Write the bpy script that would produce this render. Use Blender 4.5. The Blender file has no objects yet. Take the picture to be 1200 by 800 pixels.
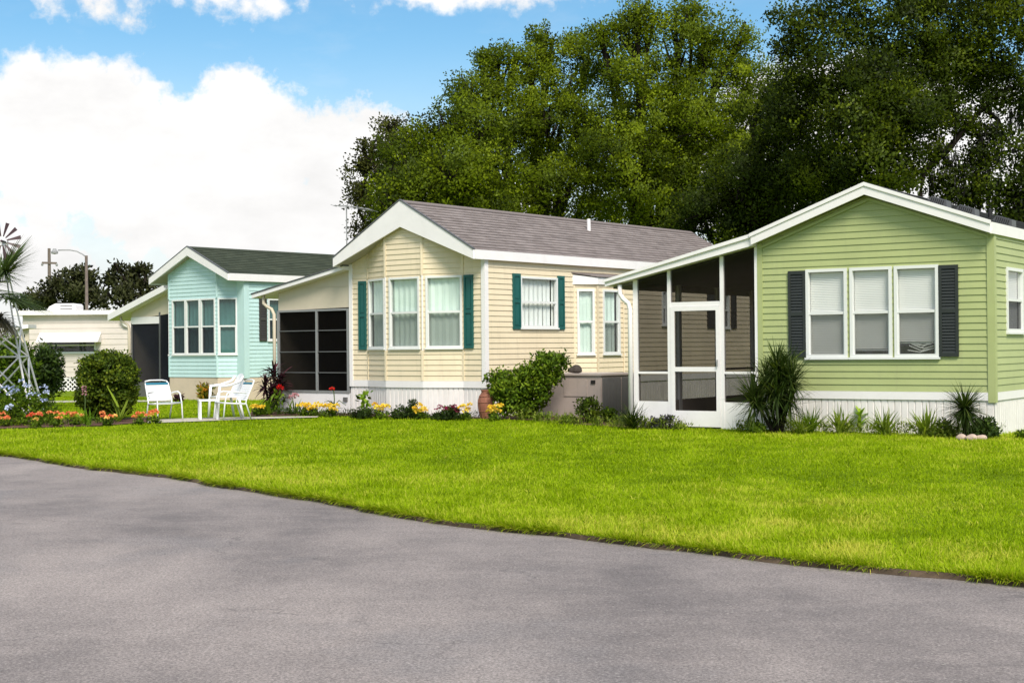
import bpy, math, random
import numpy as np
random.seed(7); rng = np.random.default_rng(11)
C = bpy.context.scene.collection
S = bpy.context.scene
# ------------------------------------------------------------------ camera model (fitted)
CH = 1.4; F = 1698.2; PITCH = 0.0042; ROLL = -0.0092
def ray(px, py):
    X = px-600; Y = py-400; c, s = math.cos(ROLL), math.sin(ROLL)
    X, Y = c*X+s*Y, -s*X+c*Y
    d = (X/F, 1.0, -Y/F); cp, sp = math.cos(PITCH), math.sin(PITCH)
    return (d[0], cp*d[1]-sp*d[2], sp*d[1]+cp*d[2])
def at(px, py, z=0.0):
    d = ray(px, py); k = (z-CH)/d[2]
    return (d[0]*k, d[1]*k, z)
def atY(px, py, Y):
    d = ray(px, py); k = Y/d[1]
    return (d[0]*k, Y, CH+d[2]*k)

# ------------------------------------------------------------------ materials
def newmat(name):
    m = bpy.data.materials.new(name); m.use_nodes = True
    nt = m.node_tree; return m, nt, nt.nodes['Principled BSDF'], nt.nodes['Material Output']
def N(nt, t, **kw):
    n = nt.nodes.new(t)
    for k, v in kw.items():
        if k in n.inputs: n.inputs[k].default_value = v
        else: setattr(n, k, v)
    return n
def mat(name, col, rough=.6, var=.08, scale=3.0, bump=0.0, bscale=60.0, spec=.4, metal=0.0, dirt=0.0, streak=0.0):
    m, nt, b, o = newmat(name); L = nt.links.new
    tc = N(nt, 'ShaderNodeTexCoord')
    no = N(nt, 'ShaderNodeTexNoise', Scale=scale, Detail=6.0, Roughness=.65)
    mp = N(nt, 'ShaderNodeMapping'); L(tc.outputs['Object'], mp.inputs[0]); L(mp.outputs[0], no.inputs['Vector'])
    r = N(nt, 'ShaderNodeValToRGB')
    r.color_ramp.elements[0].position = .3; r.color_ramp.elements[1].position = .7
    r.color_ramp.elements[0].color = [max(0, c*(1-var)) for c in col]+[1]
    r.color_ramp.elements[1].color = [min(1, c*(1+var)) for c in col]+[1]
    L(no.outputs['Fac'], r.inputs[0]); out = r.outputs[0]
    if dirt:
        n2 = N(nt, 'ShaderNodeTexNoise', Scale=1.3, Detail=8.0, Roughness=.75)
        m2 = N(nt, 'ShaderNodeMapping'); m2.inputs['Scale'].default_value = (6, 6, .8) if streak else (1, 1, 1)
        L(tc.outputs['Object'], m2.inputs[0]); L(m2.outputs[0], n2.inputs['Vector'])
        r2 = N(nt, 'ShaderNodeValToRGB'); r2.color_ramp.elements[0].position = .52; r2.color_ramp.elements[1].position = .72
        r2.color_ramp.elements[1].color = (dirt, dirt, dirt, 1); r2.color_ramp.elements[0].color = (0, 0, 0, 1)
        L(n2.outputs['Fac'], r2.inputs[0])
        mx = N(nt, 'ShaderNodeMixRGB'); mx.inputs[2].default_value = (.22, .2, .16, 1)
        L(r2.outputs[0], mx.inputs[0]); L(out, mx.inputs[1]); out = mx.outputs[0]
    L(out, b.inputs['Base Color'])
    b.inputs['Roughness'].default_value = rough; b.inputs['Metallic'].default_value = metal
    b.inputs['Specular IOR Level'].default_value = spec
    if bump:
        n3 = N(nt, 'ShaderNodeTexNoise', Scale=bscale, Detail=4.0)
        L(tc.outputs['Object'], n3.inputs['Vector'])
        bp = N(nt, 'ShaderNodeBump', Strength=bump, Distance=.01)
        L(n3.outputs['Fac'], bp.inputs['Height']); L(bp.outputs[0], b.inputs['Normal'])
    return m
def leafmat(name, c0, c1, rough=.5, trans=.35, c2=None):
    """foliage: leaf attribute 'tint' (a random value per leaf / per clump) picks a colour between c0 and c1"""
    m, nt, b, o = newmat(name); L = nt.links.new
    a = N(nt, 'ShaderNodeAttribute', attribute_name='tint')
    r = N(nt, 'ShaderNodeValToRGB')
    r.color_ramp.elements[0].color = list(c0)+[1]; r.color_ramp.elements[1].color = list(c1)+[1]
    if c2: e = r.color_ramp.elements.new(.5); e.color = list(c2)+[1]
    L(a.outputs['Fac'], r.inputs[0]); L(r.outputs[0], b.inputs['Base Color'])
    b.inputs['Roughness'].default_value = rough; b.inputs['Specular IOR Level'].default_value = .12
    ge = N(nt, 'ShaderNodeNewGeometry'); ac = N(nt, 'ShaderNodeAttribute', attribute_name='cn')
    vt = N(nt, 'ShaderNodeVectorMath', operation='SCALE'); vt.inputs['Scale'].default_value = .38; L(ge.outputs['Normal'], vt.inputs[0])
    vr = N(nt, 'ShaderNodeVectorTransform', vector_type='VECTOR', convert_from='OBJECT', convert_to='WORLD'); L(ac.outputs['Vector'], vr.inputs[0])
    ad = N(nt, 'ShaderNodeVectorMath', operation='ADD'); L(vt.outputs[0], ad.inputs[0]); L(vr.outputs[0], ad.inputs[1])
    nz = N(nt, 'ShaderNodeVectorMath', operation='NORMALIZE'); L(ad.outputs[0], nz.inputs[0]); L(nz.outputs[0], b.inputs['Normal'])
    t = N(nt, 'ShaderNodeBsdfTranslucent')
    mc = N(nt, 'ShaderNodeMixRGB', blend_type='MULTIPLY'); mc.inputs[0].default_value = 1
    mc.inputs[2].default_value = (1.2, 1.2, .5, 1)
    L(r.outputs[0], mc.inputs[1]); L(mc.outputs[0], t.inputs['Color'])
    mx = N(nt, 'ShaderNodeMixShader'); mx.inputs[0].default_value = trans
    L(b.outputs[0], mx.inputs[1]); L(t.outputs[0], mx.inputs[2]); L(mx.outputs[0], o.inputs['Surface'])
    return m
def screenmat(name, transp, col=(.02, .02, .022)):
    m, nt, b, o = newmat(name); L = nt.links.new
    tr = N(nt, 'ShaderNodeBsdfTransparent'); df = N(nt, 'ShaderNodeBsdfDiffuse'); df.inputs['Color'].default_value = list(col)+[1]
    tc = N(nt, 'ShaderNodeTexCoord'); no = N(nt, 'ShaderNodeTexNoise', Scale=2.0, Detail=5.0); L(tc.outputs['Object'], no.inputs['Vector'])
    mr = N(nt, 'ShaderNodeMapRange'); mr.inputs['To Min'].default_value = 1-transp-.06; mr.inputs['To Max'].default_value = 1-transp+.06
    L(no.outputs['Fac'], mr.inputs['Value'])
    mx = N(nt, 'ShaderNodeMixShader'); L(mr.outputs[0], mx.inputs[0])
    L(tr.outputs[0], mx.inputs[1]); L(df.outputs[0], mx.inputs[2]); L(mx.outputs[0], o.inputs['Surface'])
    nt.nodes.remove(b); return m
def glassmat(name, tint=(.95, .97, .96)):
    m, nt, b, o = newmat(name); L = nt.links.new
    tr = N(nt, 'ShaderNodeBsdfTransparent'); tr.inputs['Color'].default_value = list(tint)+[1]
    gl = N(nt, 'ShaderNodeBsdfGlossy'); gl.inputs['Roughness'].default_value = .02
    tc = N(nt, 'ShaderNodeTexCoord'); no = N(nt, 'ShaderNodeTexNoise', Scale=1.5, Detail=2.0); L(tc.outputs['Object'], no.inputs['Vector'])
    bp = N(nt, 'ShaderNodeBump', Strength=.05, Distance=.05); L(no.outputs['Fac'], bp.inputs['Height']); L(bp.outputs[0], gl.inputs['Normal'])
    lw = N(nt, 'ShaderNodeLayerWeight', Blend=.5); pw = N(nt, 'ShaderNodeMath', operation='POWER'); pw.inputs[1].default_value = 5; L(lw.outputs['Facing'], pw.inputs[0])
    fr = N(nt, 'ShaderNodeMath', operation='MULTIPLY_ADD'); fr.inputs[1].default_value = .9; fr.inputs[2].default_value = .07; L(pw.outputs[0], fr.inputs[0])
    mx = N(nt, 'ShaderNodeMixShader'); L(fr.outputs[0], mx.inputs[0]); L(tr.outputs[0], mx.inputs[1]); L(gl.outputs[0], mx.inputs[2])
    L(mx.outputs[0], o.inputs['Surface']); nt.nodes.remove(b); return m
def shinglemat(name, c0, c1, c2, bw=.32, rh=.14):
    m, nt, b, o = newmat(name); L = nt.links.new
    uv = N(nt, 'ShaderNodeUVMap')
    br = N(nt, 'ShaderNodeTexBrick'); br.inputs['Scale'].default_value = 1.0
    br.inputs['Brick Width'].default_value = bw; br.inputs['Row Height'].default_value = rh; br.inputs['Mortar Size'].default_value = .006
    br.inputs['Color1'].default_value = list(c0)+[1]; br.inputs['Color2'].default_value = list(c1)+[1]; br.inputs['Mortar'].default_value = [c*.45 for c in c0]+[1]
    br.offset = .5
    L(uv.outputs[0], br.inputs['Vector'])
    no = N(nt, 'ShaderNodeTexNoise', Scale=2.5, Detail=8.0, Roughness=.75); L(uv.outputs[0], no.inputs['Vector'])
    r = N(nt, 'ShaderNodeValToRGB'); r.color_ramp.elements[0].position = .35; r.color_ramp.elements[1].position = .75
    r.color_ramp.elements[0].color = (0, 0, 0, 1); r.color_ramp.elements[1].color = (.75, .75, .75, 1); L(no.outputs['Fac'], r.inputs[0])
    mx = N(nt, 'ShaderNodeMixRGB'); L(r.outputs[0], mx.inputs[0]); L(br.outputs[0], mx.inputs[1]); mx.inputs[2].default_value = list(c2)+[1]
    gr = N(nt, 'ShaderNodeTexNoise', Scale=180.0, Detail=2.0); L(uv.outputs[0], gr.inputs['Vector'])
    mr = N(nt, 'ShaderNodeMapRange'); mr.inputs['To Min'].default_value = .55; mr.inputs['To Max'].default_value = 1.45; L(gr.outputs['Fac'], mr.inputs['Value'])
    mm = N(nt, 'ShaderNodeMixRGB', blend_type='MULTIPLY'); mm.inputs[0].default_value = 1; L(mx.outputs[0], mm.inputs[1]); L(mr.outputs[0], mm.inputs[2])
    L(mm.outputs[0], b.inputs['Base Color']); b.inputs['Roughness'].default_value = .9; b.inputs['Specular IOR Level'].default_value = .2
    bp = N(nt, 'ShaderNodeBump', Strength=.5, Distance=.01); L(gr.outputs['Fac'], bp.inputs['Height']); L(bp.outputs[0], b.inputs['Normal'])
    return m

M = {}
M['white'] = mat('white_paint', (.84, .80, .79), .45, .04, 2.5, dirt=.12)
M['white_vinyl'] = mat('white_vinyl', (.83, .79, .78), .4, .03, 3)
M['skirt'] = mat('skirt_vinyl', (.80, .75, .72), .5, .06, 4, dirt=.3, streak=1)
M['cream'] = mat('cream_siding', (.76, .64, .45), .5, .07, 1.1, bump=.08, bscale=40, dirt=.22, streak=1)
M['green'] = mat('sage_green_siding', (.39, .43, .185), .5, .07, 1.1, bump=.08, bscale=40, dirt=.2, streak=1)
M['mint'] = mat('mint_siding', (.51, .695, .68), .5, .06, 1.1, bump=.08, bscale=40, dirt=.15, streak=1)
M['trailer'] = mat('trailer_siding', (.64, .57, .51), .5, .05, 1.5, dirt=.12)
M['beige'] = mat('beige_panel', (.60, .52, .40), .6, .05, 1.4, dirt=.12)
M['beige_skirt'] = mat('beige_block', (.62, .50, .38), .7, .06, 2, dirt=.2)
M['soffit'] = mat('soffit', (.45, .41, .36), .7, .05)
M['teal'] = mat('teal_shutter', (.012, .100, .090), .45, .1)
M['charcoal'] = mat('charcoal_shutter', (.026, .030, .028), .45, .1)
M['brown_sh'] = mat('brown_shutter', (.05, .045, .04), .5, .1)
M['sash'] = mat('window_frame', (.74, .74, .72), .4, .03)
M['alu'] = mat('aluminium', (.30, .30, .30), .4, .05, metal=.3)
M['dark_alu'] = mat('dark_aluminium', (.10, .10, .10), .45, .05)
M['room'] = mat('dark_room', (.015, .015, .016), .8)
M['curtain'] = mat('vertical_blinds', (.70, .82, .74), .7, .05, 2)
M['curtain_w'] = mat('pale_sheers', (.85, .87, .84), .7, .05, 2)
M['curtain_t'] = mat('teal_grey_curtain', (.17, .27, .27), .7, .2, 1.2)
M['blind'] = mat('mini_blinds', (.86, .84, .80), .5, .04, 2)
M['glass'] = glassmat('window_glass'); M['glass_teal'] = glassmat('teal_glass', (.55, .72, .70))
M['insect'] = screenmat('insect_screen', .60, (.11, .11, .105))
M['insect_d'] = screenmat('insect_screen_dark', .45, (.03, .03, .04))
M['screen'] = screenmat('porch_screen', .42, (.016, .012, .010))
M['screen_d'] = screenmat('dark_porch_screen', .18, (.005, .0045, .0045))
M['screen_b'] = screenmat('blue_black_porch_screen', .25, (.022, .023, .032))
M['concrete'] = mat('concrete', (.42, .40, .36), .85, .12, 5, bump=.2, dirt=.3)
M['dark_floor_ceiling_shade'] = mat('porch_floor', (.16, .155, .15), .8, .1)  # dark concrete floors; on the green home's porch ceiling it stands in for shade
M['roof_cream'] = shinglemat('mauve_shingles', (.150, .124, .117), (.245, .208, .198), (.33, .285, .27))
M['roof_mint'] = shinglemat('green_shingles', (.036, .046, .032), (.075, .090, .062), (.058, .068, .045), .3, .15)
M['roof_green'] = shinglemat('dark_shingles', (.05, .05, .05), (.08, .08, .08), (.07, .07, .07))
M['vent'] = mat('roof_vent_plastic', (.10, .10, .105), .5, .1)
M['ac'] = mat('ac_beige_metal', (.44, .36, .32), .5, .06, 2, dirt=.3, streak=1)
M['ac_top'] = mat('ac_top', (.45, .38, .34), .5, .06)
M['ac_dark'] = mat('ac_grille', (.13, .125, .12), .5, .1)
M['black'] = mat('black', (.015, .014, .013), .6)
M['clay'] = mat('terracotta', (.27, .105, .065), .75, .2, 6, bump=.2, dirt=.35)
M['rock'] = mat('rock', (.05, .040, .033), .9, .3, 12, bump=.5)
M['palerock'] = mat('pale_rock', (.48, .36, .29), .9, .15, 12, bump=.5)
M['chairwhite'] = mat('white_plastic', (.82, .82, .82), .35, .02)
M['blue'] = mat('blue_strap', (.02, .16, .24), .45, .05)
M['darkstrap'] = mat('navy_strap', (.03, .04, .09), .45, .05)
M['wood'] = mat('grey_wood_pole', (.16, .125, .105), .85, .2, 8)
M['metal'] = mat('galvanised', (.28, .28, .28), .5, .1)
M['maroon'] = mat('maroon_blade', (.05, .025, .028), .5, .1)
M['bark'] = mat('bark', (.020, .016, .013), .95, .3, 7, bump=.6, bscale=20, spec=.05)
M['stem'] = mat('green_stem', (.06, .10, .02), .7, .2)
M['soil'] = mat('soil', (.085, .058, .036), .95, .35, 9, bump=.6, bscale=50)
M['mulch'] = mat('mulch', (.10, .048, .032), .95, .35, 14, bump=.8, bscale=60)
M['oak'] = leafmat('oak_leaves', (.046, .072, .003), (.32, .39, .015), trans=.42, c2=(.142, .196, .005))
M['oak_dark'] = leafmat('oak_leaves_dark', (.016, .028, .002), (.17, .22, .008), trans=.38, c2=(.058, .088, .004))
M['oak_red'] = leafmat('oak_leaves_brownish', (.030, .030, .008), (.13, .14, .02), trans=.3, c2=(.060, .068, .010))
M['far_leaf'] = leafmat('far_leaves', (.030, .034, .012), (.085, .090, .028), trans=.2, c2=(.05, .056, .018))
M['bush'] = leafmat('bush_leaves', (.035, .075, .006), (.27, .37, .025), trans=.4, c2=(.115, .20, .012))
M['hedge'] = leafmat('hedge_leaves', (.032, .060, .005), (.24, .29, .02), trans=.35, c2=(.085, .135, .01))
M['dkbush'] = leafmat('dark_bush_leaves', (.016, .034, .006), (.08, .13, .015), trans=.3, c2=(.035, .065, .010))
M['yucca'] = leafmat('yucca_leaves', (.018, .036, .006), (.20, .24, .05), trans=.25, c2=(.05, .08, .016))
M['weed'] = leafmat('weed_leaves', (.08, .13, .012), (.42, .46, .09), trans=.42, c2=(.23, .31, .035))
M['bright'] = leafmat('bright_leaves', (.12, .24, .02), (.38, .50, .05), trans=.35, c2=(.22, .36, .03))
M['palm'] = leafmat('palm_fronds', (.020, .045, .014), (.11, .15, .05), trans=.25, c2=(.05, .085, .025))
M['palm_dead'] = leafmat('dead_fronds', (.13, .10, .07), (.34, .30, .24), trans=.2)
M['red_leaf'] = leafmat('burgundy_leaves', (.018, .008, .012), (.13, .035, .05), trans=.2, c2=(.045, .016, .022))
M['purple'] = leafmat('purple_leaves', (.02, .015, .03), (.09, .09, .08), trans=.2)
M['croton'] = leafmat('croton_leaves', (.06, .12, .01), (.55, .22, .02), trans=.3, c2=(.25, .24, .02))
M['moss'] = leafmat('spanish_moss', (.014, .014, .011), (.05, .048, .04), trans=.25)
M['grass'] = leafmat('grass_blades', (.12, .19, .003), (.60, .56, .09), rough=.7, trans=.42, c2=(.325, .46, .001))
M['f_yellow'] = leafmat('yellow_petals', (.80, .47, .02), (.92, .76, .12), trans=.3)
M['f_orange'] = leafmat('orange_pink_petals', (.78, .12, .08), (.95, .66, .20), trans=.3, c2=(.88, .32, .14))
M['f_red'] = leafmat('red_petals', (.50, .01, .01), (.75, .04, .03), trans=.25)
M['f_magenta'] = leafmat('magenta_petals', (.22, .01, .06), (.45, .04, .14), trans=.25)
M['f_blue'] = leafmat('blue_petals', (.30, .36, .66), (.60, .66, .88), trans=.25)
M['f_pink'] = leafmat('pink_petals', (.45, .20, .25), (.65, .38, .42), trans=.25)

# ------------------------------------------------------------------ mesh helpers
class MB:
    def __init__(s): s.v = []; s.f = []; s.uv = []
    def face(s, pts, uv=None):
        i = len(s.v); s.v += [tuple(p) for p in pts]; s.f.append(tuple(range(i, i+len(pts))))
        s.uv += list(uv) if uv else [(p[0], p[2]) for p in pts]
    def box(s, x0, x1, y0, y1, z0, z1):
        p = [(x, y, z) for z in (z0, z1) for y in (y0, y1) for x in (x0, x1)]
        for q in ((0, 2, 3, 1), (4, 5, 7, 6), (0, 1, 5, 4), (2, 6, 7, 3), (0, 4, 6, 2), (1, 3, 7, 5)): s.face([p[k] for k in q])
        return s
    def obox(s, a, b, w, h, up=(0, 0, 1)):
        """bar from a to b, width w across, height h along up"""
        a = np.array(a, float); b = np.array(b, float); d = b-a; d /= np.linalg.norm(d)
        up = np.array(up, float); sd = np.cross(d, up)
        if np.linalg.norm(sd) < 1e-4: sd = np.cross(d, (1, 0, 0))
        sd /= np.linalg.norm(sd); u = np.cross(sd, d)
        p = []
        for e in (a, b):
            for q in ((-1, -1), (1, -1), (1, 1), (-1, 1)): p.append(e+sd*q[0]*w/2+u*q[1]*h/2)
        for q in ((0, 1, 2, 3), (7, 6, 5, 4), (0, 4, 5, 1), (1, 5, 6, 2), (2, 6, 7, 3), (3, 7, 4, 0)): s.face([p[k] for k in q])
        return s
    def tube(s, pts, r, n=8, r1=None):
        pts = [np.array(p, float) for p in pts]; m = len(pts); rings = []
        for i, p in enumerate(pts):
            d = pts[min(i+1, m-1)]-pts[max(i-1, 0)]; d = d/np.linalg.norm(d)
            a = np.cross(d, (0, 0, 1)) if abs(d[2]) < .9 else np.cross(d, (1, 0, 0)); a /= np.linalg.norm(a); b = np.cross(d, a)
            rr = r if r1 is None else r+(r1-r)*i/(m-1)
            rings.append([p+rr*(math.cos(2*math.pi*k/n)*a+math.sin(2*math.pi*k/n)*b) for k in range(n)])
        for i in range(m-1):
            for k in range(n): s.face([rings[i][k], rings[i][(k+1) % n], rings[i+1][(k+1) % n], rings[i+1][k]])
        s.face(rings[0][::-1]); s.face(rings[-1]); return s
    def lathe(s, prof, n=20, c=(0, 0, 0)):
        for (r0, z0), (r1, z1) in zip(prof, prof[1:]):
            for k in range(n):
                a, b = 2*math.pi*k/n, 2*math.pi*(k+1)/n
                P = lambda r, z, t: (c[0]+r*math.cos(t), c[1]+r*math.sin(t), c[2]+z)
                q = [P(r0, z0, a), P(r0, z0, b), P(r1, z1, b), P(r1, z1, a)]
                s.face(q)
        return s
    def prism(s, poly, v0, v1):
        """polygon of (u,z) extruded along local y"""
        a = [(p[0], v0, p[1]) for p in poly]; b = [(p[0], v1, p[1]) for p in poly]
        s.face(a); s.face(b[::-1]); n = len(poly)
        for i in range(n): s.face([a[i], b[i], b[(i+1) % n], a[(i+1) % n]])
        return s
    def build(s, name, m, parent=None, smooth=False, weld=False):
        me = bpy.data.meshes.new(name); me.from_pydata(s.v, [], s.f)
        ul = me.uv_layers.new(name='UVMap'); ul.data.foreach_set('uv', np.array(s.uv, np.float32).ravel())
        if weld or smooth:
            import bmesh
            bm = bmesh.new(); bm.from_mesh(me); bmesh.ops.remove_doubles(bm, verts=bm.verts, dist=1e-5)
            bmesh.ops.recalc_face_normals(bm, faces=bm.faces); bm.to_mesh(me); bm.free()
        me.materials.append(m)
        if smooth: me.polygons.foreach_set('use_smooth', [True]*len(me.polygons))
        o = bpy.data.objects.new(name, me); C.objects.link(o); o.parent = parent; return o

class Leaves:
    """many leaf-sized faces in one mesh, numpy-fast"""
    def __init__(s): s.V = []; s.Fq = []; s.T = []; s.CN = []; s.n = 0
    def add(s, P, D, L, W, tint, fold=.0, up=None, cn=None):
        n = len(P); D = D/np.linalg.norm(D, axis=1, keepdims=True)
        R = rng.normal(size=(n, 3)) if up is None else np.broadcast_to(np.array(up, float), (n, 3))+rng.normal(size=(n, 3))*.35
        Sd = np.cross(D, R); Sd /= np.linalg.norm(Sd, axis=1, keepdims=True)+1e-9
        Nn = np.cross(Sd, D); L = np.broadcast_to(L, n)[:, None]; W = np.broadcast_to(W, n)[:, None]
        V = np.stack([P, P+D*L*.5+Sd*W*.5+Nn*W*fold, P+D*L, P+D*L*.5-Sd*W*.5+Nn*W*fold], 1).reshape(-1, 3)
        s.CN.append(np.zeros((n*4, 3)) if cn is None else np.repeat(cn, 4, 0))
        s.V.append(V); s.Fq.append(np.arange(n*4).reshape(-1, 4)+s.n); s.n += n*4
        s.T.append(np.repeat(np.broadcast_to(tint, n), 4))
    def blades(s, P, D, L, W, droop, tint, seg=3):
        """long tapered strips bending down"""
        n = len(P); D = D/np.linalg.norm(D, axis=1, keepdims=True); L = np.broadcast_to(L, n); W = np.broadcast_to(W, n); droop = np.broadcast_to(droop, n)
        Sd = np.cross(D, (0, 0, 1.0)); Sd += rng.normal(size=(n, 3))*.15; Sd /= np.linalg.norm(Sd, axis=1, keepdims=True)+1e-9
        rows = []; p = P.copy(); d = D.copy()
        for k in range(seg+1):
            t = k/seg; w = W*(1-t)**.7*(.55+.9*t if t < .5 else 1.0) if k < seg else W*.02
            rows.append((p-Sd*w[:, None]/2, p+Sd*w[:, None]/2))
            p = p+d*(L/seg)[:, None]; d = d+np.array((0, 0, -1.0))*(droop/seg)[:, None]; d /= np.linalg.norm(d, axis=1, keepdims=True)
        V = np.stack([x for r in rows for x in r], 1); m = 2*(seg+1)
        s.V.append(V.reshape(-1, 3)); base = np.arange(n)[:, None]*m+s.n
        for k in range(seg): s.Fq.append(np.concatenate([base+2*k, base+2*k+1, base+2*k+3, base+2*k+2], 1))
        s.n += n*m; s.T.append(np.repeat(np.broadcast_to(tint, n), m)); s.CN.append(np.zeros((n*m, 3)))
    def clumps(s, Cn, per, rad, L, W, tc, tv=.18, up=.25, flat=.8, lobe=None, soft=.8):
        n = len(Cn); per = int(per); c = np.repeat(Cn, per, 0); g = rng.normal(size=(n*per, 3))
        g /= np.linalg.norm(g, axis=1, keepdims=True); g *= (rng.random((n*per, 1))**.5)*np.repeat(np.broadcast_to(rad, n), per)[:, None]; g[:, 2] *= flat
        D = g*.8/np.mean(rad)+rng.normal(size=g.shape)*.8; D[:, 2] += up
        t = np.clip(np.repeat(tc, per)+rng.normal(size=n*per)*tv, 0, 1)
        cn = g/np.repeat(np.broadcast_to(rad, n), per)[:, None]
        if lobe is not None: cn = cn*.8+np.repeat(lobe, per, 0)*.6
        cn[:, 2] += .15; cn = cn/(np.linalg.norm(cn, axis=1, keepdims=True)+1e-6)*soft
        s.add(c+g, D, L*(.7+.6*rng.random(n*per)), W*(.7+.6*rng.random(n*per)), t, cn=cn)
    def build(s, name, m, parent=None, loc=None):
        V = np.concatenate(s.V).astype(np.float32); Q = np.concatenate(s.Fq).astype(np.int32)
        me = bpy.data.meshes.new(name); me.vertices.add(len(V)); me.vertices.foreach_set('co', V.ravel())
        me.loops.add(Q.size); me.loops.foreach_set('vertex_index', Q.ravel())
        me.polygons.add(len(Q)); me.polygons.foreach_set('loop_start', np.arange(0, Q.size, 4, dtype=np.int32))
        me.update(calc_edges=True)
        a = me.attributes.new('tint', 'FLOAT', 'POINT'); a.data.foreach_set('value', np.concatenate(s.T).astype(np.float32))
        a = me.attributes.new('cn', 'FLOAT_VECTOR', 'POINT'); a.data.foreach_set('vector', np.concatenate(s.CN).astype(np.float32).ravel())
        me.materials.append(m); o = bpy.data.objects.new(name, me); C.objects.link(o); o.parent = parent
        if loc is not None: o.location = loc
        return o
def tag(o, label=None, cat=None, group=None, kind=None):
    for k, v in (('label', label), ('category', cat), ('group', group), ('kind', kind)):
        if v: o[k] = v
    return o
def empty(name, loc=(0, 0, 0), rz=0, label=None, cat=None, group=None):
    o = bpy.data.objects.new(name, None); o.empty_display_size = .2; C.objects.link(o); o.location = loc; o.rotation_euler = (0, 0, rz)
    return tag(o, label, cat, group)
def copy_tree(o, parent=None):
    c = o.copy(); C.objects.link(c); c.parent = parent
    for ch in [x for x in C.objects if x.parent == o]: copy_tree(ch, c)
    return c

# ------------------------------------------------------------------ wall building
def clip_poly(poly, f):
    out = []
    for i in range(len(poly)):
        a, b = poly[i], poly[(i+1) % len(poly)]; fa, fb = f(a), f(b)
        if fa >= 0: out.append(a)
        if (fa > 0 and fb < 0) or (fa < 0 and fb > 0):
            k = fa/(fa-fb); out.append((a[0]+(b[0]-a[0])*k, a[1]+(b[1]-a[1])*k))
    return out
def laps(mb, P, top, zb, course, lap, holes=(), bot=None, z_start=None, uvk=None):
    """lapped courses: P(t,z,out)->3d; top: list of (t,z) roofline; holes: (t0,t1,z0,z1)"""
    zmax = max(p[1] for p in top); k = 0
    while True:
        c0 = zb+k*course; c1 = c0+course; k += 1
        if c0 >= zmax: break
        zs = sorted({c0, c1}|{h[j] for h in holes for j in (2, 3) if c0 < h[j] < c1})
        for za, zz in zip(zs, zs[1:]):
            ts = sorted({p[0] for p in top}|{h[j] for h in holes for j in (0, 1) if za >= h[2]-1e-6 and zz <= h[3]+1e-6})
            for ta, tb in zip(ts, ts[1:]):
                tm = (ta+tb)/2
                if any(h[0] < tm < h[1] and za >= h[2]-1e-6 and zz <= h[3]+1e-6 for h in holes): continue
                for (t1, z1), (t2, z2) in zip(top, top[1:]):
                    if t1-1e-9 <= ta and tb <= t2+1e-9:
                        g = lambda q: z1+(z2-z1)*(q[0]-t1)/(t2-t1)-q[1]
                        poly = clip_poly([(ta, za), (tb, za), (tb, zz), (ta, zz)], g)
                        if len(poly) > 2:
                            of = lambda q: lap*(1-(q[1]-c0)/course)
                            mb.face([P(q[0], q[1], of(q)) for q in poly], [(q[0], q[1]) for q in poly])
                            if za == c0:
                                e = [q for q in poly if abs(q[1]-za) < 1e-6]
                                if len(e) >= 2:
                                    a, b = min(e), max(e); mb.face([P(a[0], za, 0), P(b[0], za, 0), P(b[0], za, lap), P(a[0], za, lap)])
def facet(A, B):
    A = np.array(A, float); B = np.array(B, float); L = np.linalg.norm(B-A); T = (B-A)/L; n = np.array((T[1], -T[0]))
    return (lambda t, z, o=0.0: (A[0]+T[0]*t+n[0]*o, A[1]+T[1]*t+n[1]*o, z)), L
def fbox(mb, P, t0, t1, z0, z1, o0, o1):
    c = [P(t, z, o) for o in (o0, o1) for z in (z0, z1) for t in (t0, t1)]
    for q in ((0, 2, 3, 1), (4, 5, 7, 6), (0, 1, 5, 4), (2, 6, 7, 3), (0, 4, 6, 2), (1, 3, 7, 5)): mb.face([c[k] for k in q])
def siding(name, parent, A, B, top, zb, m, course=.108, lap=.0145, holes=()):
    P, L = facet(A, B); mb = MB(); laps(mb, P, top or [(0, 9), (L, 9)], zb, course, lap, holes); return mb.build(name, m, parent)
def skirt(parent, A, B, z0, z1, m, per=.11):
    P, L = facet(A, B); mb = MB(); n = max(1, int(L/per)); d = L/n
    for i in range(n):
        a = i*d; q = [(a, 0), (a+d*.78, 0), (a+d*.84, -.014), (a+d*.94, -.014), (a+d, 0)]
        for (t0, o0), (t1, o1) in zip(q, q[1:]): mb.face([P(t0, z0, o0), P(t1, z0, o1), P(t1, z1, o1), P(t0, z1, o0)])
    return mb.build('skirting', m, parent)
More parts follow.
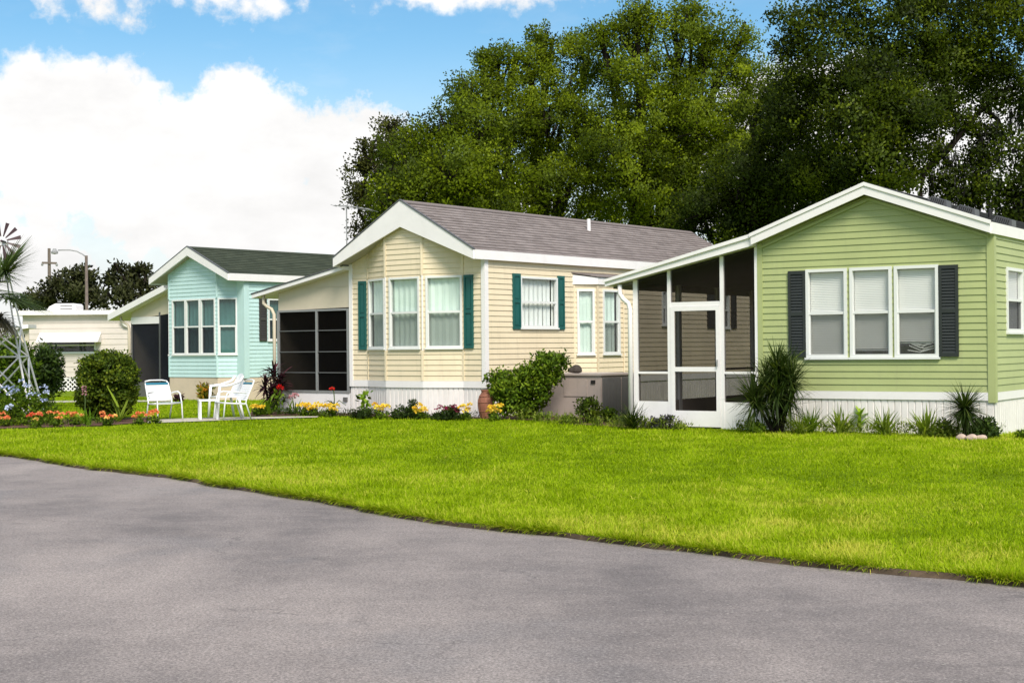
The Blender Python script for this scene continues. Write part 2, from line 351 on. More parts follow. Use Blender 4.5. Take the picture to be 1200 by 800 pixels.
def window(parent, A, B, t0, t1, z0, z1, cover='blinds', fm='sash', w=.05, lower='insect', glass='glass', gap=0.0, rail=.5, bent=False, proud=.035):
    P, L = facet(A, B)
    f = MB()
    for a, b, c, d in ((t0-.01, t0+w-.01, z0-.01, z1+.01), (t1-w+.01, t1+.01, z0-.01, z1+.01), (t0+w-.01, t1-w+.01, z0-.01, z0+w-.01), (t0+w-.01, t1-w+.01, z1-w+.01, z1+.01)):
        fbox(f, P, a, b, c, d, -.05, proud)
    fbox(f, P, t0-.03, t1+.03, z0-.045, z0-.0105, 0, proud+.02)
    root = f.build('window', M[fm], parent)
    zm = z0+(z1-z0)*rail; r = MB(); fbox(r, P, t0+w-.01, t1-w+.01, zm-.022, zm+.022, -.03, .02); 
    for a, b in ((t0+w-.01, t0+w+.012), (t1-w-.012, t1-w+.01)): fbox(r, P, a, b, z0+w-.01, zm-.0225, -.03, .012)
    r.build('sash', M[fm], root)
    g = MB(); ti, tj = t0+w-.01, t1-w+.01
    g.face([P(ti, zm, -.01), P(tj, zm, -.01), P(tj, z1-w, -.01), P(ti, z1-w, -.01)]); g.face([P(ti, z0+w, -.02), P(tj, z0+w, -.02), P(tj, zm, -.02), P(ti, zm, -.02)])
    g.build('pane', M[glass], root)
    if lower:
        s = MB(); s.face([P(ti, z0+w-.01, .0), P(tj, z0+w-.01, .0), P(tj, zm-.02, .0), P(ti, zm-.02, .0)]); s.build('insect_screen', M[lower], root)
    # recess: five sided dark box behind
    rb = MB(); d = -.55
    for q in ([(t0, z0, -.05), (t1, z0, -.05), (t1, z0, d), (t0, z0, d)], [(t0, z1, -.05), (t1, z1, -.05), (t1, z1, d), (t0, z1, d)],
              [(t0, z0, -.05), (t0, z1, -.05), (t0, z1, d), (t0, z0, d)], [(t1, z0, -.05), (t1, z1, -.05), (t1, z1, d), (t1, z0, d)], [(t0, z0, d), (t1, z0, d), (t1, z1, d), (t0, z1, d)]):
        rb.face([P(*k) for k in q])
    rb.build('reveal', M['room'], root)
    if cover in ('vertical', 'sheer', 'teal'):
        c = MB(); n = max(4, int((t1-t0)/.075)); dt = (t1-t0)/n; k0 = 0 if gap == 0 else int(n*gap)
        for i in range(n):
            if gap and i == n-k0: continue
            a = t0+i*dt; sw = rng.normal()*.006; e = dt*1.12
            o1, o2 = (-.070, -.098) if i % 2 else (-.092, -.078)
            c.face([P(a, z0, o1+sw), P(a+e, z0, o2+sw), P(a+e, z1, o2), P(a, z1, o1)])
        c.build('curtain', M[{'vertical': 'curtain', 'sheer': 'curtain_w', 'teal': 'curtain_t'}[cover]], root)
    elif cover == 'blinds':
        c = MB(); z = z1-.05; zend = z0+gap; pit = .028
        while z > zend:
            c.face([P(ti, z-.024, -.055), P(tj, z-.024, -.055), P(tj, z+.006, -.07), P(ti, z+.006, -.07)]); z -= pit
        fbox(c, P, ti, tj, z-.03, z-.005, -.105, -.08)
        if bent:
            for k in range(7):
                a = ti+.03+rng.random()*.2; b = tj-.03-rng.random()*.15; za = zend-.02-k*.022
                pts = [P(a, za+.07*rng.random(), -.09), P((a+b)/2, za-.03*rng.random(), -.075), P(b, za+.08*rng.random(), -.09)]
                for p, q in zip(pts, pts[1:]): c.face([p, q, (q[0], q[1], q[2]+.016), (p[0], p[1], p[2]+.016)])
        c.build('blind', M['blind'], root)
    return root
def shutter(parent, A, B, t0, t1, z0, z1, m, louvre=True, off=.02):
    P, L = facet(A, B); f = MB(); w = .045; zm = (z0+z1)/2
    for a, b, c, d in ((t0, t0+w, z0, z1), (t1-w, t1, z0, z1), (t0+w, t1-w, z0, z0+w*1.3), (t0+w, t1-w, z1-w*1.3, z1), (t0+w, t1-w, zm-w*.7, zm+w*.7)): fbox(f, P, a, b, c, d, off-.015, off+.022)
    if louvre:
        for lo, hi in ((z0+w*1.3, zm-w*.7), (zm+w*.7, z1-w*1.3)):
            n = int((hi-lo)/.045)
            for i in range(n):
                z = lo+(hi-lo)*i/n; h = (hi-lo)/n
                f.face([P(t0+w, z, off+.016), P(t1-w, z, off+.016), P(t1-w, z+h, off-.004), P(t0+w, z+h, off-.004)])
                f.face([P(t0+w, z, off-.004), P(t1-w, z, off-.004), P(t1-w, z, off+.016), P(t0+w, z, off+.016)])
    else:
        for lo, hi in ((z0+w*1.3, zm-w*.7), (zm+w*.7, z1-w*1.3)):
            fbox(f, P, t0+w, t1-w, lo, hi, off-.014, off+.004); fbox(f, P, t0+w+.02, t1-w-.02, lo+.03, hi-.03, off+.0045, off+.014)
    return f.build('shutter', m, parent)
def trim(parent, A, B, t0, t1, z0, z1, m, o0=0.0, o1=.03, name='corner_trim'):
    P, L = facet(A, B); b = MB(); fbox(b, P, t0, t1, z0, z1, o0, o1); return b.build(name, m, parent)
def gable_roof(parent, W, so, og, Lb, zf, zp, m, th=.09, course=.145):
    """slab with shingle courses; zf: top at eave, zp: top at ridge"""
    uc = W/2; half = uc+so; mb = MB()
    sl = math.hypot(half, zp-zf)
    for sg in (-1, 1):
        eave = np.array((uc+sg*half, -og, zf)); up = np.array((-sg*half, 0, zp-zf))/sl; nr = np.array((sg*(zp-zf), 0, half))/sl
        def P(t, s, o): q = eave+np.array((0, 1, 0))*t+up*s+nr*o; return tuple(q)
        laps(mb, P, [(0, sl), (Lb+og, sl)], -.03, course, .016)
    r = mb.build('roof', m, parent)
    b = MB(); b.prism([(uc-half, zf-.004), (uc, zp-.004), (uc+half, zf-.004), (uc+half, zf-th), (uc, zp-th), (uc-half, zf-th)], -og+.012, Lb-.012); b.build('roof_deck', M['soffit'], r)
    rc = MB()
    for sg in (-1, 1):
        up = np.array((-sg*half, 0, zp-zf))/sl; nr = np.array((sg*(zp-zf), 0, half))/sl
        a = np.array((uc, 0, zp)); 
        p0 = a+nr*.016; p1 = a-up*.15+nr*.018
        rc.face([(p0[0], -og, p0[2]+.004), (p0[0], Lb, p0[2]+.004), (p1[0], Lb, p1[2]), (p1[0], -og, p1[2])])
    rc.build('ridge_cap', m, r)
    return r
def rake(parent, poly, v0, v1, m='white', name='fascia'):
    return MB().prism(poly, v0, v1).build(name, M[m], parent)

# ================================================================== GREEN HOME
def green_home():
    W, Lh = 3.92, 13.0
    h = empty('mobile_home', (4.168, 24.508, 0), -.59, 'sage green home with white trim, dark shutters and a big screened side porch', 'house', 'small homes along the lawn')
    zt, zb, ze = .642, .514, 3.11; zpk = 3.80
    slope = (3.97-3.25)/(W/2+.015)
    topf = [(0, ze+.02), (W/2, zpk+.02), (W, ze+.02)]
    A, B = (0, 0), (W, 0)
    wins = [(.875, 1.565), (1.632, 2.315), (2.372, 3.066)]
    holes = [(a, b, 1.20, 2.635) for a, b in wins]
    siding('wall', h, A, B, topf, zt, M['green'], holes=holes)
    SA, SB = (W, 0), (W, Lh)
    siding('wall', h, SA, SB, [(0, ze+.02), (Lh, ze+.02)], zt, M['green'], holes=[(.69, 1.64, 1.585, 2.59), (5, 6, 1.4, 2.6)])
    siding('wall', h, (0, Lh), (0, 0), [(0, ze+.02), (Lh, ze+.02)], zt, M['green'], holes=[(Lh-3.2, Lh-2.3, 1.2, 2.5)])
    siding('wall', h, (W, Lh), (0, Lh), topf, zt, M['green'])
    for i, (a, b) in enumerate(wins): window(h, A, B, a, b, 1.20, 2.635, 'blinds', gap=(.03, .15, .24)[i], bent=(i == 2))
    window(h, SA, SB, .69, 1.64, 1.585, 2.59, 'blinds', lower='insect_d'); window(h, SA, SB, 5, 6, 1.4, 2.6, 'blinds')
    window(h, (0, Lh), (0, 0), Lh-3.2, Lh-2.3, 1.2, 2.5, 'blinds')
    for a, b in ((.558, .860), (3.084, 3.386)): shutter(h, A, B, a, b, 1.195, 2.63, M['charcoal'])
    for (p, q, t0, t1) in ((A, B, 0, .09), (A, B, W-.09, W+.026), (SA, SB, 0, .09), (SA, SB, Lh-.09, Lh)): trim(h, p, q, t0, t1, zb-.03 if p == SA or t0 > 1 else zb, ze, M['green'], -.002, .026)
    for p, q in ((A, B), (SA, SB), ((0, Lh), (0, 0))):
        L = facet(p, q)[1]; trim(h, p, q, -.02, L+.02, zb, zt-.002, M['white_vinyl'], -.01, .022 if p != A else .0225, 'skirt_band'); skirt(h, p, q, -.06, zb+.001, M['skirt'])
    r = gable_roof(h, W, .015, .19, Lh+.2, 3.252, 3.975, M['roof_green'])
    uc = W/2; e = uc+.02
    # rake boards with a second cap strip, side fascia
    rake(r, [(uc-e, 3.085), (uc-e, 3.262), (uc, 3.985), (uc+e, 3.262), (uc+e, 3.085), (uc, 3.80)], -.235, -.195)
    rake(r, [(uc-e-.02, 3.215), (uc-e-.02, 3.275), (uc, 4.0), (uc+e+.02, 3.275), (uc+e+.02, 3.215), (uc, 3.94)], -.255, -.2355, name='drip_edge')
    for u0, u1 in ((uc+e-.012, uc+e+.03), (uc-e-.03, uc-e+.012)): MB().box(u0, u1, -.194, Lh+.2, 3.075, 3.25).build('fascia', M['white'], r)
    MB().prism([(.05, 3.06), (uc, 3.765), (W-.05, 3.06), (W-.05, 3.02), (uc, 3.715), (.05, 3.02)], -.045, -.02).build('frieze_trim', M['green'], h)
    MB().prism([(uc-e, 3.14), (uc, 3.86), (uc+e, 3.14), (uc+e, 3.12), (uc, 3.84), (uc-e, 3.12)], -.193, 0).build('soffit', M['soffit'], r)
    # roof vents along the right slope
    for u, v in ((2.86, .62), (3.30, .66), (3.80, .95)):
        z = 3.975-slope*(u-uc); b = MB(); th = -math.atan(slope)
        c, s = math.cos(th), math.sin(th); X = lambda a, k, n: (u+a*c-n*s, v+k, z+a*s+n*c)
        pr = [(-.17, .0), (-.125, .11), (.125, .11), (.17, .0)]
        for (a0, n0), (a1, n1) in zip(pr, pr[1:]): b.face([X(a0, 0, n0), X(a0, .26, n0), X(a1, .26, n1), X(a1, 0, n1)])
        b.face([X(a, 0, n) for a, n in pr]); b.face([X(a, .26, n) for a, n in pr][::-1])
        v1 = b.build('roof_vent', M['vent'], r); q = MB()
        for k in range(7):
            a = -.115+k*.033; q.face([X(a, -.006, .02), X(a+.014, -.006, .02), X(a+.014, -.006, .095), X(a, -.006, .095)])
            q.face([X(a, .03, .112), X(a+.014, .03, .112), X(a+.014, .24, .112), X(a, .24, .112)])
        q.build('louvre', M['black'], v1)
    MB().tube([(3.05, 3.0, 3.4), (3.05, 3.0, 3.74)], .04).build('vent_pipe', M['black'], r)
    # ------------------ screened porch
    p = empty('porch', (0, 0, 0)); p.parent = h
    Lp = 6.4; uL = -2.38
    zr = lambda u: 2.475+(3.07-2.475)*(u+2.88)/(2.88)
    MB().prism([(-2.88, 2.475), (-2.88, 2.585), (-.01, 3.265), (-.01, 3.075)], -.19, Lp+.2).build('porch_roof', M['white'], p)
    MB().prism([(-2.9, 2.545), (-2.9, 2.595), (-.01, 3.278), (-.01, 3.215)], -.225, -.1905).build('gutter', M['white'], p)
    MB().prism([(-2.84, 2.44), (-2.84, 2.474), (-.01, 3.068), (-.01, 3.03)], .05, Lp).build('ceiling', M['dark_floor_ceiling_shade'], p)  # probably white ceiling, coloured dark to put the porch shade into it
    MB().box(uL+.02, -.02, .04, Lp, -.06, .08).build('porch_floor', M['dark_floor_ceiling_shade'], p)
    posts = MB
    def post(u0, u1, z1=None, v0=-.02, v1=.05, z0=-.06, m='white'):
        zt_ = zr((u0+u1)/2) if z1 is None else z1
        return MB().box(u0, u1, v0, v1, z0, zt_).build('post', M[m], p)
    post(-2.40, -2.315); post(-1.715, -1.655); post(-.70, -.635); post(-.055, -.002)
    for v in (1.68, 3.35, 5.0, Lp): post(uL-.03, uL+.05, zr(uL), v-.05, v+.05)
    for u0, u1 in ((-2.315, -1.715), (-.635, -.055)):
        MB().box(u0, u1, -.012, .035, -.06, .43).build('kneewall', M['white'], p)
        MB().box(u0, u1, -.015, .04, .915, .955).build('rail', M['white'], p)
        s = MB(); s.face([(u0, .01, .43), (u1, .01, .43), (u1, .01, zr(u1)), (u0, .01, zr(u0))]); s.build('screen', M['screen'], p)
    MB().box(-1.655, -.70, -.016, .04, 2.085, 2.165).build('rail', M['white'], p)
    s = MB(); s.face([(-1.655, .01, 2.165), (-.70, .01, 2.165), (-.70, .01, zr(-.7)), (-1.655, .01, zr(-1.655))]); s.build('screen', M['screen'], p)
    d = MB(); u0, u1 = -1.652, -.703; w = .075
    for a, b, c, e2 in ((u0, u0+w, .0, 2.082), (u1-w, u1, .0, 2.082), (u0+w, u1-w, .0, .275), (u0+w, u1-w, .955, 1.035), (u0+w, u1-w, 2.01, 2.082)): d.box(a, b, -.03, .005, c, e2)
    d.build('screen_door', M['white'], p)
    s = MB(); s.face([(u0+w, -.012, .27), (u1-w, -.012, .27), (u1-w, -.012, 2.03), (u0+w, -.012, 2.03)]); s.build('screen', M['screen'], p)
    MB().tube([(u1-.04, -.06, 1.04), (u1-.04, -.06, 1.16)], .012).build('door_handle', M['metal'], p)
    MB().box(uL-.02, uL+.03, .05, Lp, -.06, .40).build('kneewall', M['ac'], p)
    MB().box(uL-.02, uL+.03, .05, Lp, .915, .955).build('rail', M['dark_alu'], p)
    s = MB(); s.face([(uL, .05, .40), (uL, Lp, .40), (uL, Lp, zr(uL)), (uL, .05, zr(uL))]); s.build('screen', M['screen'], p)
    MB().box(uL+.05, -.01, Lp-.04, Lp, -.06, 2.55).build('porch_back_wall', M['green'], p)
    MB().tube([(-2.62, -.10, 2.50), (-2.62, -.10, 2.34), (-2.56, -.10, 2.25), (-2.47, -.07, 2.17), (-2.44, -.06, 2.06), (-2.44, -.06, .05)], .042, 10).build('downspout', M['white'], p, smooth=True)
    return h
# ================================================================== CREAM HOME
def cream_home():
    W, Lh = 3.865, 11.1
    h = empty('mobile_home', (-3.584, 32.154, 0), -.6693, 'cream yellow home with teal shutters and mauve grey shingle roof', 'house', 'small homes along the lawn')
    zt, zb, ze = .716, .575, 3.26
    pts = [(0, 0), (.55, 0), (1.39, -.32), (2.445, -.32), (3.29, 0), (W, 0)]
    rz = lambda u: 3.28+(W/2-abs(u-W/2))*.50
    wz = (1.42, 2.90)
    for i in range(5):
        A, B = pts[i], pts[i+1]; L = facet(A, B)[1]; hl = []
        if i == 1: hl = [(.085, L-.05, *wz)]
        if i == 2: hl = [(.12, .965, *wz)]
        if i == 3: hl = [(.085, L-.03, *wz)]
        if A[0] < W/2 < B[0]: top = [(0, rz(A[0])), (W/2-A[0], rz(W/2)), (L, rz(B[0]))]
        else: top = [(0, rz(A[0])), (L, rz(B[0]))]
        siding('wall', h, A, B, top, zt, M['cream'], .112, .015, hl)
        for q in hl: window(h, A, B, q[0], q[1], q[2], q[3], 'vertical', gap=.25 if i == 1 else 0, w=.042)
        trim(h, A, B, -.005, L+.005, zb, zt-.002, M['white_vinyl'], -.01, .024, 'skirt_band'); skirt(h, A, B, -.06, zb+.001, M['skirt'])
        if i in (1, 2, 3, 4): trim(h, A, B, -.035, .02, zt, wz[0]-.06, M['cream'], 0, .024); trim(h, A, B, -.035, .02, wz[1]+.03, min(rz(A[0]), 3.9), M['cream'], 0, .024); 
        if i in (2, 3): trim(h, A, B, -.018, .014, wz[0]-.06, wz[1]+.03, M['white_vinyl'], 0, .022)
    # studded white lineals between the bay windows
    shutter(h, pts[0], pts[1], .285, .515, 1.38, 2.89, M['teal'], False); shutter(h, pts[4], pts[5], .04, .285, 1.39, 2.915, M['teal'], False)
    SA, SB = (W, 0), (W, Lh)
    sides = [(SA, (W, 3.13)), ((W, 3.13), (W+.35, 3.53)), ((W+.35, 3.53), (W+.35, 4.55)), ((W+.35, 4.55), (W, 4.95)), ((W, 4.95), SB)]
    for i, (A, B) in enumerate(sides):
        L = facet(A, B)[1]; hl = []; top = ze if i in (0, 4) else 2.80
        if i == 0: hl = [(1.175, 2.475, 1.83, 2.90)]
        if i == 1: hl = [(.07, L-.08, 1.25, 2.67)]
        if i == 2: hl = [(.20, .85, 1.25, 2.67)]
        if i == 3: hl = [(.07, L-.08, 1.25, 2.67)]
        if i == 4: hl = [(1.78, 1.98, 1.92, 2.74), (4.38, 5.0, 1.86, 2.76)]
        siding('wall', h, A, B, [(0, top), (L, top)], zt, M['cream'], .112, .015, hl)
        for q in hl: window(h, A, B, *q, cover='sheer' if i == 0 else 'vertical', gap=.14 if i in (0, 2) else 0, lower=None if i < 2 else 'insect', w=.045)
        trim(h, A, B, -.005, L+.005, zb, zt-.002, M['white_vinyl'], -.01, .023, 'skirt_band'); skirt(h, A, B, -.06, zb+.001, M['skirt'])
        if i in (1, 2, 3): trim(h, A, B, -.03, .02, zt, 2.79, M['cream'], 0, .024)
    siding('wall', h, (W, 3.13), (W, 4.95), [(0, ze), (1.82, ze)], 2.732, M['cream'], .112)
    bh = MB(); q = [(W, 3.06), (W+.40, 3.48), (W+.40, 4.60), (W, 5.02)]
    bh.face([(a, b, 2.79) for a, b in q][::-1]); bh.face([(q[0][0], q[0][1], 3.0), (q[1][0], q[1][1], 2.94), (q[2][0], q[2][1], 2.94), (q[3][0], q[3][1], 3.0)])
    zz = [3.0, 2.94, 2.94, 3.0]
    for k in range(3): bh.face([(*q[k], 2.79), (*q[k+1], 2.79), (*q[k+1], zz[k+1]), (*q[k], zz[k])])
    bh.build('bay_head', M['white'], h)
    sh = MB(); e = [(W, 3.03), (W+.43, 3.47), (W+.43, 4.61), (W, 5.05)]; sh.face([(*e[0], 3.06), (*e[1], 2.975), (*e[2], 2.975), (*e[3], 3.06)]); sh.face([(*e[0], 3.035), (*e[1], 2.95), (*e[2], 2.95), (*e[3], 3.035)][::-1])
    for k in range(3): a, b = ((3.035, 2.95), (2.95, 2.95), (2.95, 3.035))[k]; sh.face([(*e[k], a), (*e[k+1], b), (*e[k+1], b+.025), (*e[k], a+.025)])
    sh.build('bay_roof', M['roof_cream'], h)
    for a, b, z0, z1 in ((.905, 1.165, 1.785, 2.96), (2.49, 2.73, 1.785, 2.96)): shutter(h, SA, SB, a, b, z0, z1, M['teal'], False)
    for a, b in ((8.85, 9.33), (10.05, 10.3)): shutter(h, SA, SB, a, b, 1.84, 2.77, M['charcoal'], False)
    siding('wall', h, (0, Lh), (0, 0), [(0, ze), (Lh, ze)], zt, M['cream'], .112); 
    siding('wall', h, (W, Lh), (0, Lh), [(0, rz(0)), (W/2, rz(W/2)), (W, rz(W))], zt, M['cream'], .112)
    trim(h, (0, 0), (W, 0), -.01, .09, zb, ze+.02, M['white_vinyl'], -.002, .03); trim(h, (0, 0), (W, 0), W-.07, W+.03, zb, ze+.02, M['white_vinyl'], -.002, .03); trim(h, SA, SB, 0, .09, zb, ze, M['white_vinyl'], -.002, .0295)
    r = gable_roof(h, W, .07, .40, Lh+.2, 3.40, 4.525, M['roof_cream'])
    uc = W/2; e = uc+.075
    rake(r, [(uc-e, 3.205), (uc-e, 3.40), (uc, 4.527), (uc+e, 3.40), (uc+e, 3.205), (uc, 3.97)], -.45, -.405)
    dk = [(uc-e-.01, 3.398), (uc-e-.01, 3.425), (uc, 4.556), (uc+e+.01, 3.425), (uc+e+.01, 3.398), (uc, 4.53)]; rake(r, dk, -.465, -.40, 'vent', 'drip_edge')
    for u0, u1 in ((uc+e-.01, uc+e+.03), (uc-e-.03, uc-e+.01)): MB().box(u0, u1, -.404, Lh+.2, 3.205, 3.395).build('fascia', M['white'], r)
    MB().prism([(uc-e, 3.26), (uc, 4.03), (uc+e, 3.26), (uc+e, 3.235), (uc, 4.0), (uc-e, 3.235)], -.402, 0).build('soffit', M['soffit'], r)
    MB().box(W, uc+e, 0, Lh, 3.21, 3.23).build('soffit', M['soffit'], r)
    b = MB().tube([(2.5, 5.65, 4.10), (2.5, 5.65, 4.49)], .045, 10); b.build('vent_pipe', M['white'], r)
    # ------------ enclosed side porch with dark panels
    p = empty('porch', (0, 0, 0)); p.parent = h
    zr = lambda u: 2.60+(3.14-2.60)*(u+3.0)/2.9
    MB().prism([(-3.0, 2.605), (-3.0, 2.69), (.0, 3.23), (.0, 3.15)], -.22, 6.2).build('porch_roof', M['white'], p)
    MB().prism([(-3.02, 2.692), (-3.02, 2.72), (.0, 3.262), (.0, 3.232)], -.235, 6.2).build('roof_edge', M['vent'], p)
    pw = MB(); A, B = (-2.35, .02), (-.03, .02); P, L = facet(A, B)
    pw.face([P(0, 2.30), P(L, 2.33), P(L, zr(-.03)+.02), P(0, zr(-2.35)+.02)]); pw.face([(-2.35, 6, .0), (-2.35, .02, .0), (-2.35, .02, zr(-2.35)), (-2.35, 6, zr(-2.35))]); pw.face([(-2.35, 6, 0), (0, 6, 0), (0, 6, 3.1), (-2.35, 6, 2.7)])
    pw.build('porch_wall', M['beige'], p)
    sb = MB(); fbox(sb, P, 0, L, 2.80, 2.815, .0, .012); sb.build('panel_seam', M['beige'], p)
    MB().box(-2.36, -.03, -.0, .05, -.06, .425).build('kneewall', M['white'], p)
    pf = MB()
    for a, b in ((-2.36, -2.29), (-1.09, -1.03), (-.10, -.03)): pf.box(a, b, -.02, .03, .426, 2.30)
    for z in (.426, 2.26): pf.box(-2.29, -1.09, -.016, .026, z, z+.045); pf.box(-1.03, -.10, -.016, .026, z, z+.045)
    pf.build('panel_frame', M['alu'], p)
    for a, b in ((-2.29, -1.09), (-1.03, -.10)):
        s = MB(); s.face([(a, .012, .45), (b, .012, .45), (b, .012, 2.29), (a, .012, 2.29)]); s.build('screen', M['screen_d'], p)
        s = MB()
        for z in (.875, 1.345, 1.825): s.box(a, b, -.012, .02, z-.012, z+.012)
        s.build('crossbar', M['dark_alu'], p)
    MB().box(-2.3, -.01, .05, 6, -.06, .06).build('porch_floor', M['dark_floor_ceiling_shade'], p)
    MB().tube([(-2.72, -.1, 2.66), (-2.72, -.1, 2.48), (-2.62, -.08, 2.40), (-2.50, -.05, 2.34), (-2.43, -.04, 2.22), (-2.43, -.04, .1)], .04, 10).build('downspout', M['beige'], p, smooth=True)
    MB().box(-.22, -.10, -.03, 0, .24, .33).build('outlet_box', M['ac_dark'], p)
    return h
# ================================================================== MINT HOME
def mint_home():
    W, Lh = 3.534, 11
    h = empty('mobile_home', (-10.2725, 43.454, 0), -.7122, 'mint blue home with bay windows, green shingle roof and dark screened porch', 'house', 'small homes along the lawn')
    zt, ze = .627, 3.36; pb = .4
    pts = [(0, 0), (.16, 0), (.56, -pb), (2.82, -pb), (3.24, 0), (W, 0)]
    rz = lambda u: 3.40+(W/2-abs(u-W/2))*.50
    wz = (1.295, 2.88)
    for i in range(5):
        A, B = pts[i], pts[i+1]; L = facet(A, B)[1]; hl = []
        if i == 1: hl = [(.05, L-.05, *wz)]
        if i == 2: hl = [(.17, .80, *wz), (.835, 1.475, *wz), (1.53, 2.18, *wz)]
        if i == 3: hl = [(.035, L-.02, *wz)]
        top = [(0, rz(A[0])), (W/2-A[0], rz(W/2)), (L, rz(B[0]))] if A[0] < W/2 < B[0] else [(0, rz(A[0])), (L, rz(B[0]))]
        siding('wall', h, A, B, top, zt, M['mint'], .112, .015, hl)
        for q in hl: window(h, A, B, *q, cover='teal', lower='insect_d' if i != 3 else None, glass='glass_teal', w=.042)
        skirt_m = MB(); P, L2 = facet(A, B); fbox(skirt_m, P, 0, L2, -.06, zt-.01, -.06, .0); skirt_m.build('skirting', M['beige_skirt'], h)
        if i in (2, 3): trim(h, A, B, -.03, .025, zt, wz[0]-.06, M['mint'], 0, .024); trim(h, A, B, -.03, .025, wz[1]+.03, min(rz(A[0]), 3.7), M['mint'], 0, .024)
    SA, SB = (W, 0), (W, Lh)
    siding('wall', h, SA, SB, [(0, ze), (Lh, ze)], zt, M['mint'], .112, .015, [(.86, 1.75, 1.68, 2.87)])
    window(h, SA, SB, .86, 1.75, 1.68, 2.87, cover='teal', lower='insect_d', glass='glass_teal'); shutter(h, SA, SB, .53, .80, 1.65, 2.89, M['brown_sh'], True); shutter(h, SA, SB, 1.82, 2.09, 1.65, 2.89, M['brown_sh'], True)
    b = MB(); b.box(W-.06, W, .0, Lh, -.06, zt-.01); b.build('skirting', M['beige_skirt'], h)
    siding('wall', h, (0, Lh), (0, 0), [(0, ze), (Lh, ze)], zt, M['mint'], .112); siding('wall', h, (W, Lh), (0, Lh), [(0, rz(0)), (W/2, rz(W/2)), (W, rz(W))], zt, M['mint'], .112)
    trim(h, pts[4], pts[5], .0, W-3.24+.027, zt-.03, ze, M['mint'], -.002, .027); trim(h, SA, SB, 0, .16, zt-.03, ze, M['mint'], -.002, .0265)
    r = gable_roof(h, W, .09, .60, Lh+.2, 3.56, 4.39, M['roof_mint'])
    uc = W/2; e = uc+.1
    rake(r, [(uc-e, 3.36), (uc-e, 3.555), (uc, 4.395), (uc+e, 3.555), (uc+e, 3.36), (uc, 4.14)], -.65, -.605)
    rake(r, [(uc-e-.01, 3.555), (uc-e-.01, 3.578), (uc, 4.42), (uc+e+.01, 3.578), (uc+e+.01, 3.555), (uc, 4.397)], -.66, -.60, 'vent', 'drip_edge')
    for u0, u1 in ((uc+e-.01, uc+e+.03), (uc-e-.03, uc-e+.01)): MB().box(u0, u1, -.604, Lh+.2, 3.355, 3.555).build('fascia', M['white'], r)
    MB().prism([(uc-e, 3.42), (uc, 4.20), (uc+e, 3.42), (uc+e, 3.395), (uc, 4.17), (uc-e, 3.395)], -.602, 0).build('soffit', M['soffit'], r)
    p = empty('porch', (0, 0, 0)); p.parent = h
    v0 = .8; zr = lambda u: 3.25+(u+1.24)*.283
    MB().prism([(-3.97, zr(-3.97)-.1), (-3.97, zr(-3.97)+.09), (-.02, zr(-.02)+.09), (-.02, zr(-.02)-.1)], v0-.3, 6).build('porch_roof', M['white'], p)
    pw = MB(); P, L = facet((-3.1, v0), (-.02, v0))
    pw.face([P(0, 2.40), P(L, 2.62), P(L, zr(-.02)-.09), P(0, zr(-3.1)-.09)]); pw.face([(-3.1, 6, 0), (-3.1, v0, 0), (-3.1, v0, zr(-3.1)), (-3.1, 6, zr(-3.1))]); pw.face([(-3.1, 6, 0), (0, 6, 0), (0, 6, 3.4), (-3.1, 6, 2.6)]); pw.build('porch_wall', M['beige'], p)
    MB().box(-3.1, -1.6, v0-.02, v0+.03, 2.25, 2.47).build('panel', M['white'], p)
    MB().box(-3.1, -.02, v0-.01, v0+.04, -.06, .42).build('kneewall', M['ac_dark'], p)
    for a, b, z in ((-3.08, -1.62, 2.26), (-1.56, -.04, 2.6)):
        s = MB(); s.face([(a, v0+.01, .42), (b, v0+.01, .42), (b, v0+.01, z), (a, v0+.01, z)]); s.build('screen', M['screen_b'], p)
    for a in (-3.1, -1.62, -.06): MB().box(a, a+.06, v0-.02, v0+.045, .42, 2.27 if a < -1.7 else 2.6).build('post', M['dark_alu'], p)
    MB().box(-3.05, -.02, v0+.05, 6, -.06, .05).build('porch_floor', M['dark_floor_ceiling_shade'], p)
    MB().tube([(-3.55, v0-.1, 2.5), (-3.5, v0-.1, 2.36), (-3.2, v0-.06, 2.22), (-3.16, v0-.05, 2.1), (-3.16, v0-.05, .1)], .045, 8).build('downspout', M['beige'], p, smooth=True)
    MB().box(-.75, -.35, v0-.45, v0-.25, 3.32, 3.46).build('flood_light', M['alu'], p)
    return h
